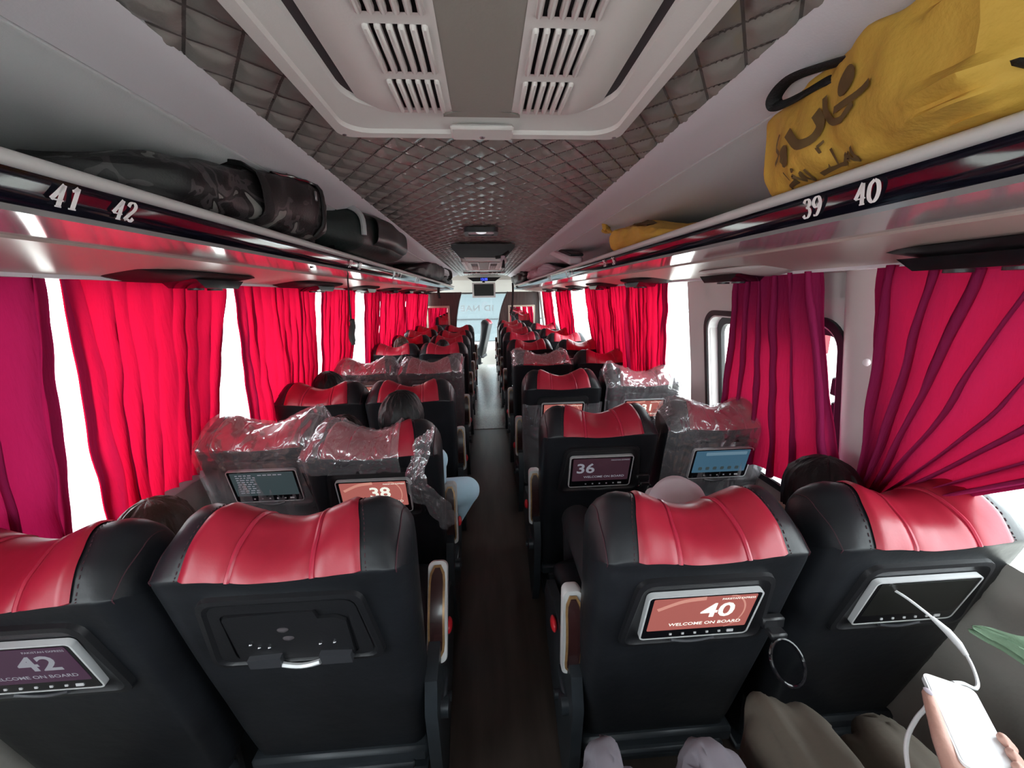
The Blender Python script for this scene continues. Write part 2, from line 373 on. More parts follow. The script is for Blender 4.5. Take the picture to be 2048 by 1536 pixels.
# floor with a lower front well
mb = MB(); mb.box((0, (YB+8.9)/2, -.03), (2.46, 8.9-YB, .06)); f = struct(mb.build('floor', 'floor_vinyl', None, False))
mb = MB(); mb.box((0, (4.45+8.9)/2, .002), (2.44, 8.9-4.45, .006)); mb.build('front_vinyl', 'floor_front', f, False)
mb = MB(); mb.box((0, 9.85, -.43), (2.46, 1.9, .06)); mb.box((0, 8.9, -.2), (2.46, .02, .4)); struct(mb.build('floor_front_well', 'floor_front', None, False))
# quilted ceiling
def zc(x): return 1.994-.028*(x/.52)**2
mb = MB(); NX, NY = 150, 1300
def quilt(u, v):
    x = -.509+1.018*u; y = YB+(9.0-YB)*v; a = (x/.095+y/.13); b = (x/.095-y/.13)
    da = abs(a-round(a)); db = abs(b-round(b)); d = min(da, db)
    return (x, y, zc(x) - .012*min(1, (d/.26))**.55 - .0015*fbm(x*20, y*20))
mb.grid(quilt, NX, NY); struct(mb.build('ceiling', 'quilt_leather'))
mb = MB(); mb.box((0, 4.1, 2.03), (2.46, 9.8, .03)); struct(mb.build('ceiling_roof_skin', 'wall_plastic'))
# ceiling edge trims
for sd, nm in ((-1, 'trim_1'), (1, 'trim_2')):
    pf = [(.505, 1.962), (.515, 1.951), (.527, 1.942), (.542, 1.934), (.575, 1.9195), (.600, 1.909), (.606, 1.909), (.606, 1.903), (.612, 1.9), (.640, 1.897), (.645, 1.893), (.80, 1.878), (.95, 1.855), (1.06, 1.82), (1.12, 1.77), (1.14, 1.70), (1.17, 1.70), (1.17, 2.0), (.505, 2.0)]
    mb = MB(); mb.prism([(sd*a, b) for a, b in pf], YB, 8.6 if sd > 0 else 8.0); struct(mb.build(nm, 'rack_panel_grey'))
    pf2 = [(.500, 1.958), (.511, 1.947), (.524, 1.9385), (.540, 1.931), (.575, 1.9165), (.601, 1.905), (.603, 1.9085), (.575, 1.921), (.54, 1.936), (.515, 1.955)]
    mb = MB(); mb.prism([(sd*a, b) for a, b in pf2], YB, 8.6 if sd > 0 else 8.0); mb.build('edge_moulding', 'trim_grey', bpy.data.objects[nm])
# side walls: lower cladding, window posts, header
def wall_piece(mb, sd, y0, y1, z0, z1, th=.04):
    n = max(1, int((z1-z0)/.2)); pf = []
    zs = [lerp(z0, z1, i/n) for i in range(n+1)]
    if z0 < .85 < z1: zs = sorted(zs+[.85])
    pf = [(sd*wallx(z), z) for z in zs]+[(sd*(wallx(z)+th), z) for z in zs[::-1]]
    mb.prism(pf, y0, y1)
mb = MB(); wall_piece(mb, -1, YB, 8.45, -.45, .84); wall_piece(mb, -1, 9.65, 10.7, -.45, .84); wall_piece(mb, -1, YB, 10.7, 1.62, 2.0)
postsL = [-.75, .28, 1.62, 2.77, 4.25, 5.75, 7.3, 8.3]
for y in postsL: wall_piece(mb, -1, y-.035, y+.035, .84, 1.62)
wl = struct(mb.build('wall_left', 'wall_plastic', None, False))
mb = MB(); wall_piece(mb, 1, YB, 10.7, -.45, .74); wall_piece(mb, 1, YB, 10.7, 1.62, 2.0)
for y0, y1 in ((-.785, -.7), (.18, .24), (1.03, 1.245), (2.02, 2.24), (3.7, 3.76), (5.6, 5.66), (7.3, 7.4), (8.3, 8.6)): wall_piece(mb, 1, y0, y1, .74, 1.62)
wall_piece(mb, 1, 1.2, 2.06, 1.445, 1.62)
wr = struct(mb.build('wall_right', 'wall_plastic', None, False))
# padded cladding under the windows
for sd, w in ((-1, wl), (1, wr)):
    mb = MB()
    def cl(u, v, sd=sd):
        y = lerp(YB, 8.5, u); z = lerp(0, .80 if sd < 0 else .90, v); a = y/.16+z/.16; b = y/.16-z/.16; d = min(abs(a-round(a)), abs(b-round(b)))
        zz = z if not (sd > 0 and 1.2 < y < 2.06) else min(z, .74)
        return (sd*(wallx(zz)-.008-.007*min(1, d/.2)**.6), y, zz)
    mb.grid(cl, 460, 44); mb.build('quilted_cladding', 'beige_quilt', w)
# left window panes
for i, (a, b) in enumerate(zip(postsL, postsL[1:])):
    mb = MB(); pf = [(-wallx(z)-.02, z) for z in (.84, 1.62)]+[(-wallx(z)-.026, z) for z in (1.62, .84)]; mb.prism(pf, a+.03, b-.03)
    struct(mb.build('window_%d' % (i+1), 'window_glass', None, False))
for i, (a, b) in enumerate(((-.7, .18), (.24, 1.03), (2.24, 3.7), (3.76, 5.6), (5.66, 7.3), (7.4, 8.3))):
    mb = MB(); pf = [(wallx(z)+.02, z) for z in (.74, 1.62)]+[(wallx(z)+.026, z) for z in (1.62, .74)]; mb.prism(pf, a, b)
    struct(mb.build('window_%d' % (i+8), 'window_glass', None, False))
# framed side window of the right wall: rubber ring, white jamb, inner black frame, pane
def WR(a, b, t):   # a along -Y (seen left->right), b up, t inward
    return (wallx(b)+.0-t, a, b)
CY, CZ, WW, WH = 1.63, 1.085, .80, .70
w = bpy.data.objects.new('window_14', None); COL.objects.link(w); struct(w)
o1, i1 = rrect(WW+.05, WH+.05, .10, 8, CY, CZ), rrect(WW, WH, .085, 8, CY, CZ)
mb = MB(); frame_ring(mb, rrect(WW+.34, WH+.30, .02, 8, CY, CZ-.06), o1, .004, -.03, WR); mb.build('surround_panel', 'wall_plastic', w)
mb = MB(); frame_ring(mb, o1, i1, .016, -.01, WR); mb.build('rubber_seal', 'rubber', w)
mb = MB(); frame_ring(mb, rrect(WW+.002, WH+.002, .085, 8, CY, CZ), rrect(WW-.015, WH-.015, .08, 8, CY, CZ), .010, -.06, WR); mb.build('white_jamb', 'white_frame', w)
mb = MB(); frame_ring(mb, rrect(WW-.015, WH-.015, .08, 8, CY, CZ), rrect(WW-.085, WH-.085, .06, 8, CY, CZ), -.040, -.06, WR); mb.build('sash_frame', 'rubber', w)
mb = MB(); slab(mb, rrect(WW-.08, WH-.08, .06, 8, CY, CZ), -.046, -.051, WR); mb.build('window_pane', 'window_glass', w)
mb = MB()
for z in (1.22, 1.13): mb.box((wallx(z)+.015, 1.262, z), (.02, .03, .065), ch=.005)
mb.build('latch', 'black_plastic', w)
# rounded pillar cover beside it, with a cap screw
mb = MB()
pf = [(wallx(1.2)+.01, 1.025)]+[(wallx(1.2)-.045*math.sin(PI*k/12)**.6, lerp(1.03, 1.225, k/12)) for k in range(13)]+[(wallx(1.2)+.01, 1.23)]
def pil(u, v):
    z = lerp(.80, 1.615, v); k = u*12; a = math.sin(PI*min(1, max(0, u)))**.6 if 0 < u < 1 else 0
    return (wallx(z)+.004-.045*a, lerp(1.03, 1.225, u), z)
mb.grid(pil, 24, 12); pc = mb.build('pillar_cover', 'wall_plastic', wr)
mb = MB(); mb.ball((wallx(1.33)-.043, 1.1, 1.335), (.008, .012, .012)); mb.build('screw_cap', 'white_paint', wr)
mb = MB(); mb.ball((wallx(1.33)-.002, 2.13, 1.36), (.006, .01, .01)); mb.build('screw_cap', 'wood_inlay', wr)
# rear wall and rear bench shell
mb = MB(); mb.box((0, YB-.02, .525), (2.5, .04, 1.25)); mb.box((0, YB-.02, 1.83), (2.5, .04, .36))
for sx in (-1, 1): mb.box((sx*1.0, YB-.02, 1.4), (.5, .04, .52))
struct(mb.build('wall_rear', 'wall_plastic', None, False))
mb = MB(); mb.box((0, YB-.02, 1.4), (1.52, .006, .51)); struct(mb.build('window_16', 'window_glass', None, False))  # unseen window added to let neutral light onto near ceiling and seat backs

# ------------------------------------------------------------------ front end: partitions, windscreen, dash
def partition(name, sd, y, xin_top, xin_bot, label_mirror, ztop=1.62, frame_x=(.5, 1.08), frame_z=(.80, 1.32)):
    pts = []
    for k in range(11):
        t = k/10; z = lerp(0, ztop, t); x = xin_bot + (xin_top-xin_bot)*max(0, (z-.7)/(ztop-.7))**2.2; pts.append((sd*x, z))
    pts += [(sd*1.17, ztop), (sd*1.2, .85), (sd*1.2, 0)]
    mb = MB(); mb.prism(pts, y, y+.05); p = struct(mb.build(name, 'partition_wood', None, False))
    mb = MB(); mb.tube([(a, y+.02, b) for a, b in pts[:11]], .018, 8); mb.build('edge_trim', 'rubber', p)
    cx = sd*(frame_x[0]+frame_x[1])/2; ww = frame_x[1]-frame_x[0]; cz = sum(frame_z)/2; hh = frame_z[1]-frame_z[0]
    M = lambda a, b, t: (a, y-t, b)
    mb = MB(); frame_ring(mb, rrect(ww, hh, .01, 2, cx, cz), rrect(ww-.07, hh-.07, .008, 2, cx, cz), .02, 0, M); mb.build('mirror_frame', 'mirror_frame', p)
    mb = MB(); slab(mb, rrect(ww-.068, hh-.068, .008, 2, cx, cz), .006, .001, M); mb.build('mirror_glass', 'mirror', p)
partition('wall_partition_left', -1, 8.0, .46, .60, '', frame_x=(.70, 1.16), frame_z=(.72, 1.36))
partition('wall_partition_right', 1, 8.6, .50, .28, '', frame_x=(.50, 1.08), frame_z=(.72, 1.34))
# front header box, grey above the windscreen
mb = MB(); mb.prism([(8.7, 2.0), (8.9, 1.88), (9.5, 1.80), (10.2, 1.66), (10.75, 1.58), (10.75, 2.02)], -1.2, 1.2, 'X'); struct(mb.build('ceiling_front_header', 'ac_panel', None, False))
w = bpy.data.objects.new('window_15', None); COL.objects.link(w); struct(w)
mb = MB(); mb.prism([(10.62, .35), (10.45, 1.62), (10.46, 1.62), (10.63, .35)], -1.2, 1.2, 'X'); mb.build('windscreen_glass', 'windscreen_glass', w)
mb = MB(); mb.box((0, 10.6, .33), (2.4, .08, .06)); mb.box((0, 10.44, 1.62), (2.4, .06, .05)); mb.build('windscreen_seal', 'rubber', w)
def WS(a, b, t): return (a, 10.62-.17*(b-.35)/1.27-t, b)
mb = MB(); text_on(mb, 'ID NAE', lambda a, b, t: WS(-a, b, t), .215, .20, 1.22, bold=.02, t=.01, sx=1.15, spacing=1.12); mb.build('windscreen_lettering', 'sticker_grey', w, False)
mb = MB(); mb.prism([(9.75, -.4), (9.85, .22), (10.1, .36), (10.7, .34), (10.7, -.4)], -1.2, 1.2, 'X'); struct(mb.build('trim_3', 'dash_white', None, False))
mb = MB(); mb.box((0, 10.75, -.1), (2.46, .04, .9)); struct(mb.build('wall_front', 'wall_plastic', None, False))

# ------------------------------------------------------------------ outside
mb = MB(); mb.box((0, 8, -1.45), (90, 110, .1)); struct(mb.build('ground_outside', 'concrete', None, False))
t = thing('parked_bus', (0, 16, -1.4), 'pale grey bus standing on the forecourt ahead of the windscreen', 'bus')
mb = MB(); mb.box((0, 16.9, .75), (5.0, 1.8, 3.1), ch=.15); mb.build('body', 'bus_pale', t)
mb = MB(); mb.box((0, 15.99, .62), (4.9, .03, .05)); mb.build('dark_moulding', 'bus_dark', t)
for x in (-1.7, 1.7):
    mb = MB(); mb.tube([(x, 15.98, -.9), (x, 16.3, -.9)], .5, 24); mb.build('wheel', 'rubber', t)
t = thing('street_sign', (3.4, 3.95, -1.4), 'red notice board with white lines outside the framed right window', 'sign')
mb = MB(); mb.box((3.4, 3.95, 1.20), (.5, .04, .62)); mb.build('board', 'sign_red', t)
for z, wd in ((1.42, .12), (1.34, .3), (1.26, .2), (1.18, .24)):
    mb = MB(); mb.box((3.35, 3.925, z), (wd, .012, .03)); mb.build('text_line', 'sign_white', t)
mb = MB(); mb.tube([(3.4, 3.99, -1.4), (3.4, 3.99, 1.4)], .04, 10); mb.build('post', 'steel', t)

# ------------------------------------------------------------------ luggage racks
def rack(sd, yf, label):
    r = thing('luggage_rack', (sd*.9, 3.5, 1.6), label, 'luggage rack')
    X = lambda pf: [(sd*a, b) for a, b in pf]
    mb = MB(); mb.prism(X([(.594+.012*math.cos(a), 1.728+.0105*math.sin(a)) for a in [2*PI*k/14 for k in range(14)]]), YB, yf); mb.build('lip', 'lip_grey', r)
    mb = MB(); mb.prism(X([(.5935, 1.722), (.5945, 1.708), (.598, 1.692), (.604, 1.678), (.612, 1.668), (.622, 1.672), (.612, 1.70), (.606, 1.724)]), YB, yf); fas = mb.build('fascia', 'fascia_black', r)
    mb = MB(); mb.prism(X([(.606, 1.674), (.611, 1.6665), (.66, 1.6640), (.73, 1.6615), (.79, 1.6600), (.79, 1.672), (.62, 1.680)]), YB, yf); mb.build('mirror_strip', 'strip_gloss', r)
    mb = MB(); mb.prism(X([(.785, 1.664), (.792, 1.655), (1.15, 1.606), (1.155, 1.62), (.79, 1.675)]), YB, yf); mb.build('underside_panel', 'underside_brown', r)
    mb = MB(); mb.prism(X([(.60, 1.722), (1.15, 1.70), (1.15, 1.69), (.605, 1.71)]), YB, yf); mb.build('shelf', 'rack_panel_grey', r)
    # fascia frame: a along reading direction, b up the fascia
    ux = Vector((sd*-.010, 0, .030)).normalized(); nrm = Vector((-sd*.95, 0, -.32)).normalized(); base = Vector((sd*.6035, 0, 1.677))
    def place(txt, y, h=.033):
        rd = Vector((0, 1 if sd < 0 else -1, 0)); o = base + Vector((0, y*.915, 0)) + ux*.005
        M = lambda a, b, t: tuple(o + rd*a + ux*b + nrm*(t+.0035))
        mb = MB(); numerals(mb, txt, M, h); n = mb.build('seat_number', 'number_white', r); n['label'] = 'white italic numeral %s' % txt
    return r, place
rL, nL = rack(-1, 8.0, 'left luggage rack with glossy black fascia numbered 41 42')
rR, nR = rack(1, 8.6, 'right luggage rack with glossy black fascia numbered 39 40')
nL('41', .683); nL('42', .785); nL('37', 2.02); nL('38', 2.17); nL('33', 3.1); nL('34', 3.2); nL('29', 4.0); nL('30', 4.1)
nR('39', .815); nR('40', .700); nR('35', 2.19); nR('36', 2.04); nR('31', 3.1); nR('32', 3.0); nR('27', 4.1); nR('28', 4.0)
# shiny joint plates on the fascia
for sd, r, ys in ((-1, rL, (2.75, 3.6)), (1, rR, (2.9, 3.6))):
    for y in ys:
        mb = MB(); mb.prism([(sd*a, b) for a, b in [(.590, 1.722), (.591, 1.708), (.595, 1.691), (.602, 1.676), (.612, 1.665), (.622, 1.672), (.606, 1.724)]], y, y+.03); mb.build('joint_plate', 'steel', r)
# black service units under the racks
def service(sd, y0, y1, label, broken=False):
    x = 1.0; zu = interp([(.792, 1.655), (1.15, 1.606)], x); L = y1-y0
    t = thing('service_panel', (sd*x, (y0+y1)/2, zu), label, 'service panel', 'passenger service panels under the racks')
    prof = [(y0, zu+.008), (y0+.10, zu-.012), (y1-.10, zu-.012), (y1, zu+.008)]
    mb = MB()
    rows = []
    for k, (wd) in enumerate((.075, .085, .075)): pass
    def pl(u, v):
        yy = lerp(y0, y1, u); e = min(1, min(yy-y0, y1-yy)/.12); w = .10*(.55+.45*e); a = v*2*PI
        return (sd*(x+w*math.cos(a)), yy, zu+.004-.020*e**.7*(0.5-0.5*math.sin(a)) + (0.004 if math.sin(a) > 0 else 0) - (x+w*math.cos(a)-x)*.11)
    mb.grid(lambda u, v: pl(v, u), 16, 24, True); mb.build('base_plate', 'rubber_matt' if not broken else 'wall_plastic', t)
    m = (y0+y1)/2+.06
    mb = MB(); mb.prism([(m-.13, zu-.010), (m-.09, zu-.038), (m+.09, zu-.038), (m+.13, zu-.010)], sd*(x-.06), sd*(x+.06), 'X'); pod = mb.build('light_pod', 'black_gloss', t)
    for dy in (-.05, .05):
        mb = MB(); mb.tube([(sd*x, m+dy, zu-.036), (sd*x, m+dy, zu-.044)], .024, 14); mb.build('air_nozzle', 'dark_grey_plastic', pod)
service(-1, 1.17, 1.76, 'long black service unit above the nearest left curtain')
service(-1, 2.08, 2.78, 'second black service unit on the left, over the wide red curtain')
for k in range(5): service(-1, 3.1+.92*k, 3.7+.92*k, '%s black service unit along the left rack' % ['third', 'fourth', 'fifth', 'sixth', 'seventh'][k])
service(1, .45, .92, 'black service unit at the right edge over the gathered curtain')
service(1, 1.30, 1.75, 'broken pale service unit above the framed right window', True)
for k in range(5): service(1, 2.2+.92*k, 2.76+.92*k, '%s black service unit along the right rack' % ['third', 'fourth', 'fifth', 'sixth', 'seventh'][k])

# ------------------------------------------------------------------ ceiling air-conditioning unit
def ac_unit(y0, y1, hw, zb, label, full=True):
    t = thing('air_conditioning_unit', (0, (y0+y1)/2, zb), label, 'air conditioner')
    cx = 0.006; W2 = hw*2; L = y1-y0; cy = (y0+y1)/2
    M = lambda a, b, s: (a, b, zb+s)
    outer = rrect(W2, L, .02, 4, cx, cy); inner = rrect(W2-.09, L-.15, .09, 8, cx, cy)
    n = len(outer)
    def loop(w, l, r): return rrect(w, l, r, 8, cx, cy)
    mb = MB(); rings = [(loop(W2, L, .035), .05), (loop(W2-.002, L-.002, .035), .0), (loop(W2-.012, L-.012, .035), -.006), (loop(W2-.055, L-.055, .06), -.004), (loop(W2-.062, L-.066, .06), .004), (loop(W2-.072, L-.085, .07), .006), (loop(W2-.13, L-.20, .10), .016), (loop(W2-.14, L-.22, .10), .028)]
    nn = len(rings[0][0]); vs = [M(a, b, s) for lp, s in rings for a, b in lp]
    mb.add(vs, [(q*nn+i, q*nn+(i+1) % nn, (q+1)*nn+(i+1) % nn, (q+1)*nn+i) for q in range(len(rings)-1) for i in range(nn)]); mb.build('frame', 'ac_plastic', t)
    mb = MB(); mb.box((cx, cy, zb+.027), (W2-.1, L-.1, .004)); mb.build('recess', 'ac_dark', t)
    mb = MB(); mb.box((cx, y1-.040, zb-.004), (.15, .072, .012), ch=.005); lk = mb.build('latch_plate', 'ac_plastic', t)
    mb = MB(); mb.ball((cx, y1-.025, zb-.010), (.007, .007, .004), 10, 6); mb.build('screw', 'steel', lk)
    for sx in (-1, 1):
        mb = MB(); mb.ball((cx+sx*(hw-.02), y1-.02, zb-.005), (.006, .006, .004), 10, 6); mb.build('screw', 'steel', t)
    yf = y1-.115
    # slotted bodies either side of the central cover
    rows = []; y = yf-.035
    while y > y0+.30: rows.append((y-.125, y)); y -= .150
    for sx in (-1, 1):
        a0, a1 = .082, .168          # slotted band
        mb = MB()
        zf = lambda x: zb-.004+ (0 if x < .19 else .022*((x-.19)/.072)**1.6)
        def pt(x, y): 
            e = max(0, (y-(yf-.055))/.055); return (cx+sx*x, y, zf(x)+.010*e*e)
        for xa, xb, nx in ((.064, a0, 3), (a1, .262, 12)):
            mb.grid(lambda u, v: pt(lerp(xa, xb, u), lerp(y0+.12, yf, v)), nx, 30)
        edges = [y0+.12]+[e for r in rows[::-1] for e in r]+[yf]
        for k in range(0, len(edges), 2): mb.grid(lambda u, v: pt(lerp(a0, a1, u), lerp(edges[k], edges[k+1], v)), 8, 3)
        body = mb.build('grille_body', 'ac_plastic', t)
        sw = (a1-a0)/5
        for (ya, yb) in rows[:5]:
            for k in range(6):
                xc = a0+sw*k; w = .0095
                mb = MB(); mb.box((cx+sx*xc, (ya+yb)/2, zb-.003), (w, yb-ya, .014), ch=.003); mb.build('slat', 'ac_plastic', body)
        mb = MB(); mb.box((cx+sx*(a0+a1)/2, (rows[0][1]+y0+.15)/2, zb+.014), (a1-a0+.01, rows[0][1]-y0-.1, .004)); mb.build('grille_backing', 'ac_dark', t)
    mb = MB(); slab(mb, [(cx-.058, y0+.12), (cx-.070, yf-.04), (cx-.062, yf-.032), (cx+.062, yf-.032), (cx+.070, yf-.04), (cx+.058, y0+.12)], -.003, .012, M); mb.build('centre_cover', 'ac_panel', t)
    arc = [(cx+.085*math.cos(a), yf-.002+.0-.0+(-.030)*math.sin(a)) for a in [PI*k/12 for k in range(13)]]
    mb = MB(); slab(mb, arc, -.002, .01, M); mb.build('arched_panel', 'ac_panel', t)
    return t
ac_unit(-.25, 1.105, .352, 1.940, 'large pale air-conditioning return unit with slotted grilles overhead')
ac_unit(4.9, 6.5, .275, 1.945, 'smaller pale air-conditioning unit far along the ceiling')
# small ceiling lamp
t = thing('ceiling_lamp', (-.01, 2.75, 1.97), 'small purple-grey ceiling lamp nearest the quilted panel middle', 'ceiling lamp')
M = lambda a, b, s: (a, b, 1.972-s)
mb = MB(); frame_ring(mb, rrect(.22, .20, .03, 5, -.01, 2.74), rrect(.17, .15, .02, 5, -.01, 2.74), 0, .028, M); mb.build('housing', 'dark_grey_plastic', t)
mb = MB(); slab(mb, rrect(.175, .155, .02, 5, -.01, 2.74), .004, .020, M); mb.build('cover', 'trim_grey', t)
mb = MB(); mb.ball((-.01, 2.70, 1.950), (.035, .03, .012)); mb.build('lens', 'lamp_lens', t)
# hanging folded hatch
t = thing('roof_hatch', (0, 3.6, 1.95), 'dark grey hinged roof hatch hanging below the ceiling', 'roof hatch')
mb = MB(); mb.prism([(-.265, 1.965), (-.262, 1.935), (-.225, 1.895), (-.195, 1.86), (-.18, 1.855), (.175, 1.85), (.19, 1.857), (.22, 1.89), (.262, 1.935), (.265, 1.965)], 3.42, 3.50); mb.build('panel', 'dark_grey_plastic', t)
mb = MB(); mb.prism([(-.16, 1.858), (-.15, 1.842), (.15, 1.838), (.16, 1.852)], 3.40, 3.52); mb.build('lower_edge', 'lip_grey', t)
mb = MB(); mb.box((0, 3.9, 1.955), (.5, .8, .02), ch=.006); mb.build('opening_frame', 'trim_grey', t)
t = thing('hanging_strap', (.17, 3.5, 1.86), 'black strap and buckle dangling from the roof hatch', 'strap')
mb = MB(); mb.tube([(.10, 3.39, 1.855), (.15, 3.38, 1.86), (.21, 3.39, 1.90)], .012, 8); mb.tube([(.16, 3.38, 1.86), (.165, 3.37, 1.82), (.16, 3.37, 1.77)], [.008, .010, .016], 8); mb.build('webbing', 'webbing', t)
mb = MB(); mb.box((.16, 3.375, 1.845), (.035, .02, .045), ch=.005); mb.build('buckle', 'pale_cloth', t)
# far ceiling vent bar, clock panel and television
t = thing('ceiling_vent', (0, 7.2, 1.94), 'wide pale vent bar across the far ceiling', 'vent')
mb = MB(); mb.box((.01, 7.2, 1.945), (.74, .12, .03), ch=.01); mb.build('bar', 'ac_plastic', t)
for x in (-.25, -.17, -.09, .11, .19, .27): mb = MB(); mb.box((x, 7.135, 1.94), (.05, .02, .016)); mb.build('grille', 'ac_dark', t)
mb = MB(); mb.box((.01, 7.13, 1.93), (.14, .03, .03), ch=.006); mb.build('lamp_box', 'lip_grey', t)
t = thing('clock_panel', (0, 8.75, 1.9), 'black header panel with blue digital clock', 'clock')
mb = MB(); mb.prism([(-.36, 1.93), (-.24, 1.845), (.24, 1.845), (.36, 1.93)], 8.70, 8.76); mb.build('panel', 'black_gloss', t)
mb = MB(); text_on(mb, '12:35', lambda a, b, s: (a, 8.695-s, b), .07, .0, 1.885, bold=.02, t=.002); mb.build('digits', 'blue_led', t, False)
t = thing('television', (-.005, 8.8, 1.5), 'flat grey-framed television hanging over the windscreen', 'television')
M = lambda a, b, s: (a, 8.80-s, b)
mb = MB(); frame_ring(mb, rrect(.50, .32, .01, 3, -.01, 1.665), rrect(.43, .25, .006, 3, -.01, 1.668), .02, -.03, M); mb.build('bezel', 'lip_grey', t)
mb = MB(); slab(mb, rrect(.435, .255, .006, 3, -.01, 1.668), .012, -.02, M); mb.build('display', 'screen_off', t)
mb = MB(); mb.tube([(-.01, 8.83, 1.75), (-.01, 8.86, 1.95)], .03, 10); mb.build('bracket', 'dark_grey_plastic', t)

# ------------------------------------------------------------------ curtains
def curtain(sd, t0, t1, b0, b1, label, zt=None, zb=.86, folds=8, amp=.020, seed=0, mtl='curtain_red', xo=.07, over=1.0, hem=True, sweep=None, group='window curtains'):
    nu, nv = folds*9, 26; zt = zt or 1.612
    def fn(u, v):
        z = lerp(zt, zb, v); e = v**1.1
        if sweep: y0 = sweep(v)[0]; y1 = sweep(v)[1]
        else: y0 = lerp(t0, b0, e); y1 = lerp(t1, b1, e)
        uu = u + .035*fbm(u*5+seed*3.1, v*1.2, seed) + .02*fbm(u*14, v*3, seed+9)
        y = lerp(y0, y1, min(1.02, max(-.02, uu))) if 0 < u < 1 else lerp(y0, y1, u)
        y += .012*fbm(v*2.3, seed*1.7, u*2)
        ph = folds*2*PI*(u+.05*fbm(u*4, seed)) + .8*fbm(u*3, v*1.4, seed+4)
        w = math.cos(ph); y += over*(y1-y0)/folds/(2*PI)*math.sin(ph)*(1+.35*fbm(u*7, v*2, seed+8))
        a = amp*(.75+.5*fbm(u*3.3, v*.8, seed+2))*(.75+.35*v)
        x = wallx(max(z, .84))-xo + a*w + .008*fbm(u*9, v*7, seed+6)
        return (sd*x, y, z)
    c = MB(); c.grid(fn, nu, nv); o = c.build('curtain', mtl, None, True, (sd*1.08, (t0+t1)/2, zb)); 
    for p in o.data.polygons: p.use_smooth = True
    if o.data.attributes.get('sharp_edge'): o.data.attributes.remove(o.data.attributes['sharp_edge'])
    tag(o, label, 'curtain', group)
    if hem:
        for uu in (0., 1.):
            m = MB(); d = .03 if uu == 0 else -.03
            m.grid(lambda u, v: (lambda p: (p[0]-sd*.004, p[1]+d*u, p[2]))(fn(uu, v)), 2, nv); m.build('hem', 'curtain_lined', o)
    return o
curtain(-1, .25, 1.095, .40, 1.09, 'dull plum lined curtain at the far left edge of the photo', folds=7, seed=1, mtl='curtain_lined', amp=.03)
curtain(-1, 1.13, 1.80, 1.19, 1.68, 'bright red curtain beside the nearest left white gap', folds=9, seed=2)
curtain(-1, 1.85, 2.70, 1.98, 2.74, 'wide red curtain behind the film-wrapped left window seat', folds=12, seed=3)
curtain(-1, 2.80, 3.50, 2.84, 3.48, 'narrow red curtain just beyond the dark left post', folds=9, seed=4)
curtain(-1, 3.78, 4.30, 3.92, 4.34, 'red curtain with pale pink edge behind the hanging cord', folds=7, seed=5)
curtain(-1, 4.36, 5.7, 4.40, 5.7, 'second farthest red curtain of the left side', folds=16, seed=6)
curtain(-1, 5.75, 7.9, 5.8, 7.9, 'farthest red curtain on the left before the partition', folds=22, seed=7)
def swA(v):
    k = min(1, v/.86); e = k**1.25
    return (interp([(0, .20), (.40, .50), (.69, .80), (.84, .96), (1, .97)], v), interp([(0, 1.05), (.84, 1.05), (1, 1.04)], v))
curtain(1, .30, 1.045, .76, .93, 'magenta curtain gathered to one side beside the nearest right seat', zb=.80, folds=8, seed=11, amp=.030, mtl='curtain_magenta', sweep=swA, xo=.095, over=1.9)
curtain(1, 1.24, 1.69, 1.12, 1.86, 'magenta curtain hanging across the framed right window', folds=6, seed=12, amp=.030, zb=.80, xo=.085, over=1.9, mtl='curtain_magenta')
curtain(1, 2.36, 3.02, 2.50, 3.06, 'red curtain with a plum edge beside the right wall panel', folds=9, seed=13, amp=.026)
curtain(1, 3.06, 4.32, 3.1, 4.22, 'wide red pleated curtain in the middle of the right side', folds=15, seed=14, amp=.024)
curtain(1, 5.08, 6.15, 5.12, 6.1, 'red curtain beyond the wide white right window gap', folds=11, seed=15)
curtain(1, 6.55, 7.6, 6.6, 7.6, 'farthest curtain on the right next to the wooden partition', folds=10, seed=16)
# curtain rails
for sd in (-1, 1):
    mb = MB(); mb.box((sd*1.085, 3.7, 1.6135), (.03, 8.6, .012)); tag(mb.build('curtain_rail', 'trim_grey', None, False, (sd*1.085, 3.7, 1.61)), '%s slim curtain rail under the luggage rack' % ('left' if sd < 0 else 'right'), 'curtain rail')

